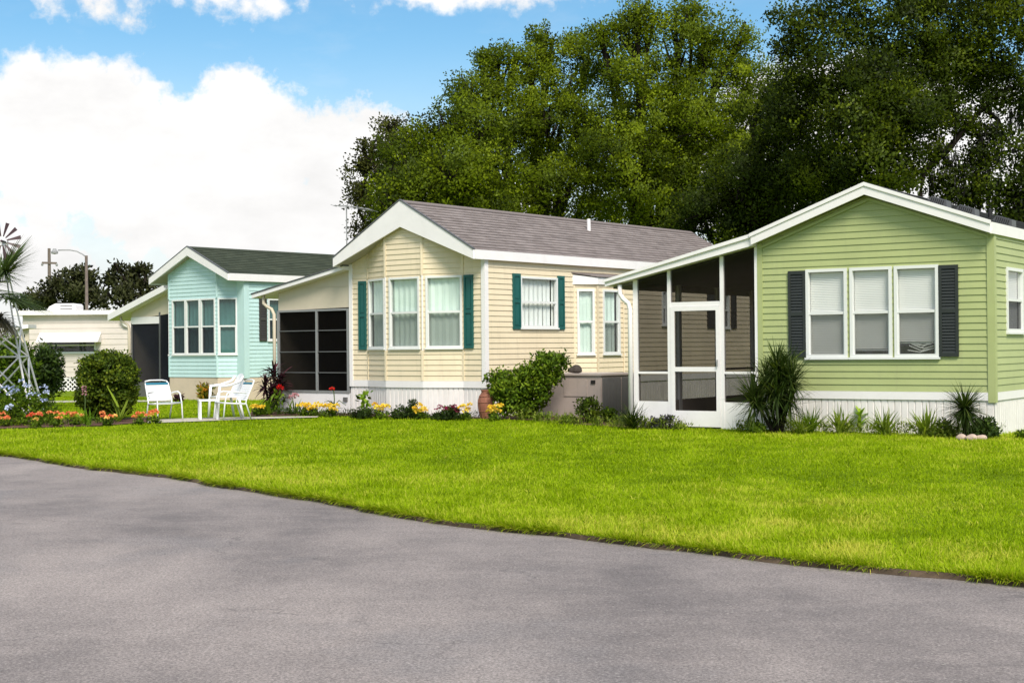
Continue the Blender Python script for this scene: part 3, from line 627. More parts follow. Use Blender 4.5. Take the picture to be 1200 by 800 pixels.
# ================================================================== WHITE TRAILER far left
def trailer():
    Y = 53.0; x0 = atY(27, 400, Y)[0]; x1 = atY(175, 400, Y)[0]
    h = empty('trailer_home', (x0, Y, 0), 0, 'long low white trailer home with flat roof and window awning, behind the garden', 'house')
    W = x1-x0; zt = .45; X = lambda px: atY(px, 400, Y)[0]-x0; Z = lambda py, px=80: atY(px, py, Y)[2]
    top = Z(369)
    a0, a1, wz0, wz1 = X(54), X(112), Z(413), Z(396)
    siding('wall', h, (0, 0), (W, 0), [(0, top), (W, top)], zt, M['trailer'], .2, .015, [(a0, a1, wz0, wz1)])
    siding('wall', h, (W, 0), (W, 12), [(0, top), (12, top)], zt, M['trailer'], .2, .015); siding('wall', h, (0, 12), (0, 0), [(0, top), (12, top)], zt, M['trailer'], .2, .015); siding('wall', h, (W, 12), (0, 12), [(0, top), (W, top)], zt, M['trailer'], .2)
    window(h, (0, 0), (W, 0), a0, a1, wz0, wz1, cover='none', lower=None, rail=.5, w=.04)
    MB().box(-.3, W+.3, -.25, 12.2, top, Z(363.8)).build('roof', M['white'], h)
    ru = empty('roof_unit', (0, 0, 0)); ru.parent = h
    b = MB(); zt2 = Z(363.8); xa, xb = X(45), X(80)
    pr = [(xa, zt2), (xa+.12, zt2+.18), (xa+.35, zt2+.29), (xb-.06, zt2+.29), (xb, zt2+.22), (xb, zt2)]
    b.prism(pr, .9, 1.9); b.build('cover', M['white_vinyl'], ru)
    v = MB()
    for k in range(2): v.box(X(62), X(76), .885, .9, zt2+.07+k*.11, zt2+.10+k*.11)
    v.build('grille', M['ac_dark'], ru)
    aw = MB(); n = 9; ax0, ax1 = X(47), X(119); za, zb_ = Z(389.5), Z(401)
    for k in range(n):
        t0, t1 = k/n, (k+1)/n; z = za+(zb_-za)*t0
        f = lambda t: -.02-.5*t
        zz0, zz1 = za+(zb_-za)*t0, za+(zb_-za)*t1
        aw.face([(ax0, f(t0), zz0), (ax1, f(t0), zz0), (ax1, f(t1), zz1+.015), (ax0, f(t1), zz1+.015)]); aw.face([(ax0, f(t1), zz1), (ax1, f(t1), zz1), (ax1, f(t1), zz1+.015), (ax0, f(t1), zz1+.015)])
    for x in (ax0, ax1): aw.face([(x, -.02, za), (x, -.52, zb_), (x, -.02, zb_)])
    aw.build('awning', M['white'], h)
    # lattice skirting: crossed strips in front of a dark backing
    z0, z1 = -.05, zt; lt = MB(); pit = .16
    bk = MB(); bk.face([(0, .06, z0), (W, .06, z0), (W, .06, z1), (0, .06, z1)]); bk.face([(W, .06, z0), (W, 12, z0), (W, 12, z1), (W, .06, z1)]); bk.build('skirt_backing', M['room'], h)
    hh = z1-z0; k = -4
    while k*pit < W:
        x = k*pit
        for sg, off in ((1, 0), (-1, -.011)):
            w = .042
            xa, xb = (x, x+hh) if sg == 1 else (x+hh, x)
            if min(xa, xb) > 0 and max(xa, xb)+w < W:
                lt.face([(xa, off, z0), (xa+w*1.41, off, z0), (xb+w*1.41, off, z1), (xb, off, z1)])
        k += 1
    lt.box(0, W, -.02, -.0, z1-.05, z1+.02); lt.build('lattice', M['white'], h)
    MB().tube([(X(143), -.2, 2.6), (X(146), -.1, 2.35), (X(152), -.06, 2.25), (X(152.5), -.06, .1)], .05, 8).build('downspout', M['white'], h, smooth=True)
    return h
green_home(); cream_home(); mint_home(); trailer()

# carport roof beyond the windmill, mostly out of frame
Y = 46.0
cx0 = atY(-60, 390, Y)[0]; cx1 = atY(33, 381, Y)[0]; cz = atY(33, 380, Y)[2]
cp = empty('carport', (cx1, Y, 0), 0, 'white slanted carport roof on thin posts behind the garden windmill', 'carport')
MB().prism([(cx0-cx1, cz-.26), (cx0-cx1, cz-.40), (0, cz-.12), (0, cz)], 0, .8).build('roof', M['white'], cp)
for x in (cx0-cx1+.2, -.35):
    for y in (.15, .65): MB().box(x-.04, x+.04, y-.04, y+.04, 0, cz-.2).build('post', M['white'], cp)
MB().box(-.62, -.05, .2, .24, cz-.7, cz-.13).build('roof_shade_panel', M['beige'], cp)  # beige sheet standing in for the greyish shading under the carport roof

# ================================================================== GROUND, ROAD, LAWN
edge_px = [(0, 532), (100, 547.5), (200, 559), (300, 575), (400, 591.5), (500, 609.5), (600, 622), (750, 637.5), (900, 654), (1050, 671.5), (1200, 684)]
E = [at(x, y, -.06)[:2] for x, y in edge_px]
def ext(p, q, steps, turn):
    d = math.atan2(q[1]-p[1], q[0]-p[0]); out = []; c = q
    for k in range(steps): d += turn; c = (c[0]+3*math.cos(d), c[1]+3*math.sin(d)); out.append(c)
    return out
left = ext(E[2], E[0], 14, .03); right = ext(E[-3], E[-1], 10, -.035)
edge = left[::-1]+E+right            # left to right
# smooth resample
ed = np.array(edge); seg = np.r_[0, np.cumsum(np.linalg.norm(np.diff(ed, axis=0), axis=1))]; tt = np.arange(0, seg[-1], .25)
ed = np.stack([np.interp(tt, seg, ed[:, k]) for k in (0, 1)], 1)
for _ in range(6): ed[1:-1] = (ed[:-2]+2*ed[1:-1]+ed[2:])/4
nrm = np.stack([np.gradient(ed[:, 1]), -np.gradient(ed[:, 0])], 1); nrm /= np.linalg.norm(nrm, axis=1, keepdims=True)   # towards the lawn or road
if (nrm[len(nrm)//2]@np.array((-.75, -.66))) < 0: nrm = -nrm      # now points to the road side
wob = sum(np.sin(tt*f+p)*a for f, p, a in ((1.7, .3, .03), (3.9, 1.1, .02), (9.1, 2.0, .012), (17., .5, .008)))
le = ed+nrm*wob[:, None]
def asphalt():
    m, nt, b, o = newmat('asphalt'); L = nt.links.new; tc = N(nt, 'ShaderNodeTexCoord')
    def noise(sc, det, ro, mp=None):
        n = N(nt, 'ShaderNodeTexNoise', Scale=sc, Detail=det, Roughness=ro)
        if mp:
            mm = N(nt, 'ShaderNodeMapping'); mm.inputs['Rotation'].default_value = (0, 0, mp[0]); mm.inputs['Scale'].default_value = (mp[1], mp[2], 1); L(tc.outputs['Object'], mm.inputs[0]); L(mm.outputs[0], n.inputs['Vector'])
        else: L(tc.outputs['Object'], n.inputs['Vector'])
        return n.outputs['Fac']
    def ramp(src, a, b_, ca, cb):
        r = N(nt, 'ShaderNodeValToRGB'); r.color_ramp.elements[0].position = a; r.color_ramp.elements[1].position = b_
        r.color_ramp.elements[0].color = list(ca)+[1]; r.color_ramp.elements[1].color = list(cb)+[1]; L(src, r.inputs[0]); return r.outputs[0]
    def mix(f, a, b_, mode='MIX'):
        x = N(nt, 'ShaderNodeMixRGB', blend_type=mode)
        for s, v in ((0, f), (1, a), (2, b_)):
            if isinstance(v, (int, float)): x.inputs[s].default_value = v
            elif isinstance(v, tuple): x.inputs[s].default_value = v
            else: L(v, x.inputs[s])
        return x.outputs[0]
    base = ramp(noise(.45, 9., .62, (.86, 1, .45)), .37, .63, (.155, .136, .132), (.300, .258, .240))
    base = mix(ramp(noise(1.6, 8., .72, (.86, .8, 1.8)), .42, .78, (0, 0, 0), (.45, .45, .45)), base, (.37, .318, .295, 1))
    base = mix(ramp(noise(.25, 5., .6), .52, .70, (0, 0, 0), (.75, .75, .75)), base, (.150, .148, .156, 1))
    g = ramp(noise(70., 3., .7), .34, .66, (.6, .6, .6), (1.38, 1.38, 1.38)); base = mix(1.0, base, g, 'MULTIPLY')
    g2 = ramp(noise(260., 2., .7), .25, .75, (.5, .5, .5), (1.5, 1.5, 1.5)); base = mix(1.0, base, g2, 'MULTIPLY')
    vo = N(nt, 'ShaderNodeTexVoronoi', Scale=22.); L(tc.outputs['Object'], vo.inputs['Vector'])
    base = mix(ramp(vo.outputs['Distance'], .05, .20, (.85, .85, .85), (0, 0, 0)), base, mix(ramp(noise(9., 2., .5), .40, .55, (0, 0, 0), (1, 1, 1)), base, (.42, .38, .35, 1)))
    # hairline cracks
    vc = N(nt, 'ShaderNodeTexVoronoi', Scale=.55, feature='DISTANCE_TO_EDGE'); dn = N(nt, 'ShaderNodeTexNoise', Scale=2.2, Detail=6.0); L(tc.outputs['Object'], dn.inputs['Vector'])
    va = N(nt, 'ShaderNodeVectorMath', operation='MULTIPLY_ADD'); va.inputs[1].default_value = (.9, .9, .9); L(dn.outputs['Color'], va.inputs[0]); L(tc.outputs['Object'], va.inputs[2]); L(va.outputs[0], vc.inputs['Vector'])
    cr = ramp(vc.outputs['Distance'], .0, .008, (.6, .6, .6), (0, 0, 0)); crm = mix(1.0, cr, ramp(noise(.5, 3., .5), .50, .60, (0, 0, 0), (1, 1, 1)), 'MULTIPLY')
    base = mix(crm, base, (.06, .055, .055, 1))
    L(base, b.inputs['Base Color']); b.inputs['Roughness'].default_value = .88; b.inputs['Specular IOR Level'].default_value = .3
    bp = N(nt, 'ShaderNodeBump', Strength=.45, Distance=.006); L(noise(120., 4., .7), bp.inputs['Height']); L(bp.outputs[0], b.inputs['Normal'])
    return m
def groundmat(name, c0, c1, c2):
    m, nt, b, o = newmat(name); L = nt.links.new; tc = N(nt, 'ShaderNodeTexCoord')
    n1 = N(nt, 'ShaderNodeTexNoise', Scale=.5, Detail=8.0, Roughness=.6); n2 = N(nt, 'ShaderNodeTexNoise', Scale=30.0, Detail=5.0, Roughness=.7)
    for n in (n1, n2): L(tc.outputs['Object'], n.inputs['Vector'])
    r = N(nt, 'ShaderNodeValToRGB'); r.color_ramp.elements[0].position = .3; r.color_ramp.elements[1].position = .7
    r.color_ramp.elements[0].color = list(c0)+[1]; r.color_ramp.elements[1].color = list(c1)+[1]; L(n1.outputs['Fac'], r.inputs[0])
    r2 = N(nt, 'ShaderNodeValToRGB'); r2.color_ramp.elements[0].position = .45; r2.color_ramp.elements[1].position = .7; L(n2.outputs['Fac'], r2.inputs[0])
    mx = N(nt, 'ShaderNodeMixRGB'); L(r2.outputs[0], mx.inputs[0]); L(r.outputs[0], mx.inputs[1]); mx.inputs[2].default_value = list(c2)+[1]
    L(mx.outputs[0], b.inputs['Base Color']); b.inputs['Roughness'].default_value = .95; b.inputs['Specular IOR Level'].default_value = .1
    bp = N(nt, 'ShaderNodeBump', Strength=.7, Distance=.03); L(n2.outputs['Fac'], bp.inputs['Height']); L(bp.outputs[0], b.inputs['Normal']); return m
M['asphalt'] = asphalt(); M['lawn'] = groundmat('lawn_ground', (.13, .21, .004), (.20, .29, .005), (.10, .13, .008))
g = MB(); g.face([(-700, -700, -.14), (700, -700, -.14), (700, 900, -.14), (-700, 900, -.14)]); tag(g.build('ground', M['lawn']), kind='structure')
rd = MB(); ro = ed+nrm*8.5; ri = ed-nrm*.6
for i in range(len(ed)-1): rd.face([(*ri[i], -.075), (*ro[i], -.075), (*ro[i+1], -.075), (*ri[i+1], -.075)])
tag(rd.build('road', M['asphalt'], weld=True), kind='structure')
lw = MB(); TH = .045
top = [(p[0], p[1], -.035) for p in le]; far = [(top[-1][0]+60, top[-1][1], -.035), (500, 600, -.035), (-500, 600, -.035), (top[0][0]-200, top[0][1], -.035)]
lw.face(top+far)
tag(lw.build('lawn', M['lawn']), kind='structure')
lip = MB(); LR = rng.random(len(le))**2*.05
for i in range(len(le)-1):
    a, b = le[i], le[i+1]; k = nrm[i]*LR[i]; k2 = nrm[i+1]*LR[i+1]
    lip.face([(*a, -.036), (*b, -.036), (*(b+k2), -.074), (*(a+k), -.074)])
tag(lip.build('lawn_edge', M['soil'], weld=True), kind='structure')
# mulch beds & paths
def sheet(name, pix, z, m, kind='structure'):
    b = MB(); b.face([at(x, y, z)[:2]+(z,) for x, y in pix]); return tag(b.build(name, m), kind=kind)
sheet('mulch_bed', [(-40, 503), (60, 500), (120, 498.5), (176, 494), (178, 488), (120, 489.5), (60, 491), (-40, 492)], -.022, M['mulch'])
sheet('mulch_bed', [(292, 487.4), (370, 486), (480, 488.5), (566, 490.5), (720, 494), (720, 489), (571, 486), (560, 482), (420, 475), (330, 474), (296, 478)], -.021, M['mulch'])
sheet('mulch_bed', [(655, 496), (745, 500.5), (800, 503), (800, 498), (745, 490), (660, 488)], -.018, M['mulch'])
M['paving'] = mat('pale_paving', (.46, .42, .35), .85, .12, 8, bump=.3, dirt=.25)
sheet('path', [(172, 495.5), (240, 493), (300, 490.5), (372, 488.6), (374, 487.2), (300, 488), (236, 489.3), (176, 491)], -.012, M['paving'])
sheet('path', [(30, 472), (92, 471), (200, 470.2), (200, 468.6), (92, 469), (30, 470)], -.012, M['paving'])

# grass: one object of many blades
def in_house(xy):
    out = np.zeros(len(xy), bool)
    for (hx, hy, t, W, L, pl, extra) in ((4.168, 24.508, -.59, 3.92, 13, -2.4, 0), (-3.584, 32.154, -.6693, 3.87, 11.2, -2.4, .0), (-10.27, 43.45, -.7122, 3.54, 11, -3.1, 0)):
        dx, dy = xy[:, 0]-hx, xy[:, 1]-hy; c, s = math.cos(t), math.sin(t); u = dx*c+dy*s; v = -dx*s+dy*c
        out |= (u > pl) & (u < W) & (v > 0) & (v < L)
    return out
def pip(xy, poly):
    x, y = xy[:, 0], xy[:, 1]; ins = np.zeros(len(xy), bool); n = len(poly)
    for i in range(n):
        (x1, y1), (x2, y2) = poly[i], poly[(i+1) % n]
        c = ((y1 > y) != (y2 > y)) & (x < (x2-x1)*(y-y1)/(y2-y1+1e-12)+x1); ins ^= c
    return ins
lawn_poly = [tuple(p) for p in le]+[(f[0], f[1]) for f in far]
beds = [[at(x, y)[:2] for x, y in q] for q in ([(-40, 503), (60, 500), (120, 498.5), (176, 494), (178, 488), (120, 489.5), (60, 491), (-40, 492)],
        [(292, 487), (370, 486), (480, 488), (566, 489.5), (720, 493), (720, 489), (571, 486), (560, 482), (420, 475), (330, 474), (296, 478)],
        [(172, 495), (240, 492.6), (300, 490), (372, 488.2), (374, 487.2), (300, 488), (236, 489.3), (176, 491)])]
def vnoise(xy, f, seed):
    r = np.random.default_rng(seed); s = np.zeros(len(xy))
    for k in range(7):
        a = r.random()*6.28; w = f*(.6+r.random()*1.2); s += np.sin((xy[:, 0]*math.cos(a)+xy[:, 1]*math.sin(a))*w+r.random()*6.28)
    return s/3.2
def grass():
    n = 900000; d = 7.4*np.exp(rng.random(n)*math.log(46/7.4)); ang = (rng.random(n)-.5)*2*math.atan(.39)
    xy = np.stack([d*np.tan(ang), d], 1)
    k = pip(xy, lawn_poly) & ~in_house(xy)
    for b in beds: k &= ~pip(xy, b)
    xy = xy[k]; d = d[k]; n = len(xy)
    big = vnoise(xy, .55, 3)*.5+vnoise(xy, 2.2, 5)*.35+vnoise(xy, 6.5, 9)*.25
    dry = np.zeros(n)
    for (px, py, r, w) in ((700, 610, .5, .4), (820, 625, .5, .5), (560, 560, .8, .3), (1000, 640, .45, .6), (1130, 640, .5, .5), (920, 610, .35, .6), (300, 552, 1.0, .5), (250, 550, .6, .35), (340, 560, .7, .3), (1010, 606, .55, .6), (960, 585, .7, .45), (1100, 590, 1.0, .4), (1040, 585, .8, .35), (880, 575, .9, .3), (1170, 570, .9, .3)):
        c = at(px, py)[:2]; q = np.hypot((xy[:, 0]-c[0])/r, (xy[:, 1]-c[1])/(r*1.3)); dry = np.maximum(dry, w*np.exp(-q*q))
    dry *= .6+.8*rng.random(n)
    tint = np.clip(.42+big*.22+vnoise(xy, 5, 41)*.07+np.clip(xy[:, 0]-1.5, 0, 5)*.012+dry*.6+rng.normal(size=n)*.17, 0, 1)
    keep = rng.random(n) > dry*.45*(vnoise(xy, 9, 4) > 0); xy, d, tint, big = xy[keep], d[keep], tint[keep], big[keep]; n = len(xy)
    # distance to edge, blades at the edge lean out over it
    P = np.concatenate([xy, np.full((n, 1), -.042)], 1)
    cl = vnoise(xy, 13, 21)*.6+vnoise(xy, 28, 22)*.4
    D = rng.normal(size=(n, 3))*.75; D[:, 0] += vnoise(xy, 4, 31)*.5; D[:, 1] += vnoise(xy, 4, 32)*.4; D[:, 2] = 1
    Lg = (.036+.036*rng.random(n))*(1+.30*big+.30*cl)*np.where(rng.random(n) < .05, 1.5, 1.0); Lg = np.clip(Lg, .03, .15)
    lv = Leaves(); lv.blades(P, D, Lg, .0035+.00052*d, .35+.9*rng.random(n), tint, 2)
    k = rng.integers(0, n, 420); W0 = np.repeat(P[k], 16, 0)+rng.normal(size=(420*16, 3))*(.05, .05, 0); DW = rng.normal(size=W0.shape); DW[:, 2] = .9     # coarse weeds among the grass
    lv.blades(W0, DW, .05+.06*rng.random(len(W0)), .010+.0004*np.repeat(d[k], 16), .9, np.clip(np.repeat(np.where(rng.random(420) < .75, .12, .8), 16)+rng.normal(size=len(W0))*.08, 0, 1), 2)
    return tag(lv.build('grass', M['grass']), 'short bright green lawn grass between the road and the homes', 'grass', kind='stuff')
grass()
def fringe():
    vis = np.where((le[:, 1] > 7.5) & (le[:, 1] < 24))[0]; n = 44000; i = rng.integers(vis[0], vis[-1], n); p = le[i]+(le[i+1]-le[i])*rng.random((n, 1))-nrm[i]*(rng.random((n, 1))**2*.12)
    ok = (p[:, 1] > 7) & (p[:, 1] < 32) & (vnoise(p, 5, 77)+.6*rng.normal(size=n) > -.1); p = p[ok]; i = i[ok]; n = len(p)
    D = np.concatenate([nrm[i]*.7, np.full((n, 1), .8)], 1)+rng.normal(size=(n, 3))*.45
    lv = Leaves(); lv.blades(np.concatenate([p, np.full((n, 1), -.05)], 1), D, .05+.08*rng.random(n), .0055+.0003*p[:, 1], 1.1, np.clip(.5+rng.normal(size=n)*.25, 0, 1), 2)
    lv.build('grass_fringe', M['grass'])['kind'] = 'stuff'
    o = C.objects['grass_fringe']; o['label'] = 'ragged grass blades hanging over the lawn edge along the road'; o['category'] = 'grass'
fringe()

# ================================================================== PLANTS
def GB(px): return 501.6+(px-888)*.0247          # picture row of the foot of the green home's front
def sph(n):
    g = rng.normal(size=(n, 3)); return g/np.linalg.norm(g, axis=1, keepdims=True)
def bush(name, px, py, wpx, hpx, label, cat, m='bush', L=.07, Wd=.035, nc=160, per=26, crad=.16, group=None, boxy=1.0, lean=0., stems=6, flat=False, z0=.0, depth=1.0, tint=.45):
    x, y, _ = at(px, py); d = math.hypot(x, y); w = wpx/F*d; hgt = hpx/F*d
    r = empty(name, (x, y, -.03), 0, label, cat, group)
    g = sph(nc); g[:, 2] = np.abs(g[:, 2])*1.0 if flat else g[:, 2]
    g = np.sign(g)*np.abs(g)**boxy; rr = .45+.55*rng.random((nc, 1))**.5
    g *= rr; ctr = np.array((lean, 0, hgt*.5 if not flat else 0)); sc = np.array((w/2-crad*.6, depth*w/2-crad*.6, (hgt*.5 if not flat else hgt)-crad*.6))
    Cn = ctr+g*np.maximum(sc, .03); Cn[:, 2] = np.maximum(Cn[:, 2], .05)
    lv = Leaves(); lv.clumps(Cn, per, crad*(.7+.6*rng.random(nc)), L, Wd, np.clip(tint+rng.normal(size=nc)*.2, 0, 1), .16, .5)
    lv.build('foliage', M[m], r)
    if stems:
        s = MB()
        for k in range(stems):
            a = rng.random()*6.28; q = Cn[rng.integers(nc)]
            s.tube([(.05*math.cos(a), .05*math.sin(a), 0), (q[0]*.5, q[1]*.5, q[2]*.6), tuple(q)], .016, 5, .006)
        s.build('stem', M['bark'], r)
    return r, w, hgt
def blossoms(r, spots, rad, m, petals=26, name='blossom', psz=.5):
    for (x, y, z) in spots:
        g = sph(petals); g[:, 2] = np.abs(g[:, 2])*.7; lv = Leaves()
        lv.add(np.array((x, y, z))+g*rad*.55, g+rng.normal(size=g.shape)*.5, rad*psz*1.4, rad*psz*1.2, np.clip(.5+.25*rng.normal()+rng.normal(size=petals)*.2, 0, 1))
        lv.build(name, M[m], r)
def spiky(name, px, py, wpx, hpx, label, cat, m='yucca', n=220, bw=.035, group=None, droop=.5, stemh=.25, up=.3, tint=.4, heads=1):
    x, y, _ = at(px, py); d = math.hypot(x, y); w = wpx/F*d; hgt = hpx/F*d
    r = empty(name, (x, y, -.03), 0, label, cat, group); lv = Leaves(); st = MB()
    if heads == 1 and stemh < .5:
        g = sph(n); g[:, 2] = np.abs(g[:, 2])*.9+up; P = rng.normal(size=(n, 3))*(.06*w, .06*w, 0)+np.array((0, 0, 1))*hgt*stemh*rng.random((n, 1))*.6
        Lg = np.where(g[:, 2] > .55, hgt*.8, w*.55)*(.7+.4*rng.random(n)); lv.blades(P, g, Lg, bw*(.8+.4*rng.random(n)), droop*(.5+rng.random(n)), np.clip(tint+rng.normal(size=n)*.2, 0, 1), 4)
    else:
        hp = [(0, 0, hgt*stemh)] if heads == 1 else []
        for k in range(heads if heads > 1 else 0):
            g = sph(1)[0]*(.35+.65*rng.random()); hp.append((g[0]*w*.36, g[1]*w*.30, hgt*(.44+.34*g[2])))
        if heads > 1: hp[0] = (-.02, 0, hgt*.74); hp[1] = (.12*w, 0, hgt*.72)
        for q in hp:
            m_ = n//len(hp); g = sph(m_); g[:, 2] += up; ln = (hgt*(1-stemh)*1.15 if heads == 1 else w*.36)
            lv.blades(np.tile(np.array(q), (m_, 1))-np.array((0, 0, 1))*rng.random((m_, 1))*.12*hgt, g, ln*(.75+.4*rng.random(m_)), bw*(.8+.4*rng.random(m_)), droop*(.4+rng.random(m_)), np.clip(tint+rng.normal(size=m_)*.2, 0, 1), 4)
            st.tube([(q[0]*.2, q[1]*.2, 0), (q[0]*.7, q[1]*.7, q[2]*.6), q], .03, 6, .02)
        st.build('stem', M['bark'], r)
    lv.build('foliage', M[m], r); return r, w, hgt
# ---- left garden
bush('hedge_shrub', 126, 490, 69, 79, 'rounded clipped boxy green shrub beside the white strap chair', 'shrub', 'hedge', .06, .042, 760, 40, .115, boxy=.72, stems=0, tint=.52)
bush('shrub', 54, 475, 36, 72, 'dark loose evergreen shrub in front of the white trailer, right of the windmill', 'shrub', 'dkbush', .14, .05, 150, 30, .24, group='dark shrubs by the trailer')
bush('shrub', 14, 478, 52, 85, 'tall dark green shrub standing behind the garden windmill', 'shrub', 'bush', .12, .06, 170, 30, .24, group='dark shrubs by the trailer', tint=.35)
r, w, hg = bush('blue_plumbago', 26, 495, 92, 46, 'wide low bush full of pale blue flowers at the foot of the windmill', 'flower bush', 'bush', .06, .03, 190, 26, .15, flat=True, tint=.5)
for q in range(22):
    a = rng.random()*6.28; k = rng.random()**.5*.9; zz = hg*math.sqrt(max(0, 1-k*k))*(.75+.3*rng.random())
    blossoms(r, [(w/2*k*math.cos(a), -abs(w/2*k*math.sin(a))*.9, zz)], .06+.03*rng.random(), 'f_blue', 16)
spots = [(5, 498, 'orange pink flower clump at the left edge of the photo'), (42, 499.5, 'orange pink flower clump with one yellow head, second from the left in the bed'), (67, 498, 'pink, yellow and orange flower clump just right of the blue bush'),
         (88, 496.5, 'red orange flower clump beside the spiky light green plant'), (127, 497, 'salmon orange flower clump in front of the rounded clipped shrub'), (163, 496, 'pink red flower clump left of the strap chair leg'), (180, 494.5, 'red flower clump touching the strap chair front leg')]
for px, py, lb in spots:
    r, w, hg = bush('flower_clump', px, py, 15, 9, lb, 'flowers', 'bush', .05, .03, 12, 18, .07, group='orange flower clumps in the left bed', stems=0, flat=True)
    blossoms(r, [((k-2)*.048+rng.normal()*.02, -.05+rng.normal()*.05, .14+.13*rng.random()) for k in range(5)], .058, 'f_orange')
spiky('strap_plant', 100, 497, 46, 30, 'light green spiky strap leaved plant left of the clipped shrub', 'plant', 'bright', 26, .05, droop=.5, up=.5, tint=.2)
r = empty('canna_plant', at(140, 494, -.03), 0, 'broad leaved canna with one upright yellow leaf by the strap chair', 'plant')
lv = Leaves(); n = 16; g = sph(n); g[:, 2] = np.abs(g[:, 2])+.6; lv.blades(np.zeros((n, 3)), g, .35+.25*rng.random(n), .11, .6, np.clip(.3+rng.normal(size=n)*.15, 0, 1), 5); lv.build('foliage', M['weed'], r)
lv = Leaves(); lv.blades(np.array([(-.02, 0, .3)]), np.array([(-.45, -.1, 1.)]), .5, .17, .25, .9, 6); lv.build('yellow_leaf', M['bright'], r)
r = empty('flower_stalk', at(99, 494, -.03), 0, 'single pinkish brown flower spike between dark shrub and clipped shrub', 'flower')
MB().tube([(0, 0, 0), (.02, 0, .45), (0, 0, .55)], .012, 6).build('stem', M['stem'], r); blossoms(r, [(0, 0, .55+.05*k) for k in range(4)], .05, 'f_pink', 14)
r, w, hg = bush('potted_croton', 241, 470, 15, 24, 'small green and orange croton against the beige base of the mint home', 'plant', 'croton', .16, .06, 26, 12, .14, stems=3)
bush('red_leaf_plant', 209, 470, 9, 9, 'small red leaved plant seen through the strap chair arm', 'plant', 'red_leaf', .1, .04, 12, 12, .08, stems=0)
# ---- bed along the cream home
r = empty('cordyline', at(319, 483, -.03), 0, 'tall burgundy leaved cordyline beside the dark porch panels', 'plant')
s = MB(); lv = Leaves()
for (dx, dz, hh) in ((-.14, 0, .72), (.03, 0, .98), (.16, 0, .80), (-.02, 0, .5), (.12, 0, .55)):
    s.tube([(dx*.3, 0, 0), (dx, .02, hh*.6), (dx*1.1, .03, hh)], .018, 6, .012); n = 48; g = sph(n); g[:, 2] = g[:, 2]*.7+.3
    lv.blades(np.tile(np.array((dx*1.1, .03, hh)), (n, 1))+g*.02-np.array((0, 0, 1))*rng.random((n, 1))*.25, g, .34*(.7+.5*rng.random(n)), .078, .6, np.clip(.45+rng.normal(size=n)*.25, 0, 1), 4)
s.build('stem', M['bark'], r); lv.build('foliage', M['red_leaf'], r)
r = empty('broad_leaf_plant', at(313, 486, -.03), 0, 'dark green broad leaved plant at the foot of the cordyline', 'plant')
n = 34; g = sph(n); g[:, 2] = np.abs(g[:, 2])*.9+.25; lv = Leaves(); lv.blades(rng.normal(size=(n, 3))*(.12, .08, .01)+np.array((0, 0, .03)), g, .3+.22*rng.random(n), .13, .8, np.clip(.35+rng.normal(size=n)*.2, 0, 1), 5); lv.build('foliage', M['bush'], r)
r = empty('hibiscus', at(328, 485, -.03), 0, 'red hibiscus flower on a leafy stem before the porch panels', 'flower'); MB().tube([(0, 0, 0), (-.02, 0, .3), (0, -.02, .56)], .012, 6).build('stem', M['stem'], r); blossoms(r, [(0, -.04, .57)], .10, 'f_red', 30)
lv = Leaves(); lv.clumps(np.array([(0, 0, .15), (.03, 0, .3), (-.05, 0, .42)]), 14, np.array([.12, .12, .1]), .12, .06, np.array([.4, .5, .5])); lv.build('foliage', M['bush'], r)
r = empty('strap_plant', at(345, 485, -.03), 0, 'green strap leaves with a dusty pink bloom under the left porch panel', 'plant')
n = 26; g = sph(n); g[:, 2] = np.abs(g[:, 2])+.5; lv = Leaves(); lv.blades(rng.normal(size=(n, 3))*(.08, .05, .0), g, .3+.2*rng.random(n), .05, .8, np.clip(.5+rng.normal(size=n)*.2, 0, 1), 4); lv.build('foliage', M['bush'], r); blossoms(r, [(-.05, -.03, .36), (.02, -.03, .40)], .09, 'f_pink')
for px, py, wp, nb, lb in ((303, 486, 16, 5, 'yellow flower clump right of the white chairs, before the broad leaf plant'), (357, 486, 14, 4, 'small yellow flower clump beside the dusty pink bloom'), (368, 486.5, 18, 6, 'yellow flower clump below the middle of the dark porch panels'), (386, 487, 24, 8, 'widest yellow flower clump, left of the tall red flower stalk'),
                          (447, 489, 19, 7, 'yellow flower clump below the left bay window of the cream home'), (493, 490, 17, 6, 'yellow flower clump below the middle bay window'), (546, 490.5, 14, 5, 'yellow flower clump between the magenta bush and the clay urn'), (580, 491.5, 18, 7, 'yellow flower clump in front of the clay urn')):
    r, w, hg = bush('flower_clump', px, py, wp, 13, lb, 'flowers', 'bush', .05, .03, 16, 20, .09, group='yellow flower clumps along the cream home', stems=0, flat=True)
    blossoms(r, [((k/(nb-1)-.5)*w*.75, -.06+rng.normal()*.04, (.15+.15*rng.random())) for k in range(nb)], .070, 'f_yellow')
r = empty('flower_stalk', at(391, 487, -.03), 0, 'tall arching green stalk with a red flower before the right porch panel', 'flower')
s = MB(); s.tube([(0, 0, 0), (.02, 0, .35), (.0, 0, .62)], .012, 6); s.tube([(0, 0, .2), (.12, 0, .33), (.27, 0, .22)], .014, 5, .006); s.tube([(0, 0, .2), (-.1, 0, .32), (-.2, 0, .30)], .014, 5, .006); s.build('stem', M['stem'], r); blossoms(r, [(-.03, -.02, .57)], .06, 'f_red')
lv = Leaves(); n = 14; g = sph(n); g[:, 2] = np.abs(g[:, 2])*.5+.2; lv.blades(np.tile(np.array((0, 0, .3)), (n, 1))-np.array((0, 0, 1))*rng.random((n, 1))*.25, g, .25, .06, .7, .4, 4); lv.build('foliage', M['dkbush'], r)
r = empty('vine_stake', at(427, 488, -.03), 0, 'bright green climbing leaves on a stake at the white skirting corner', 'plant')
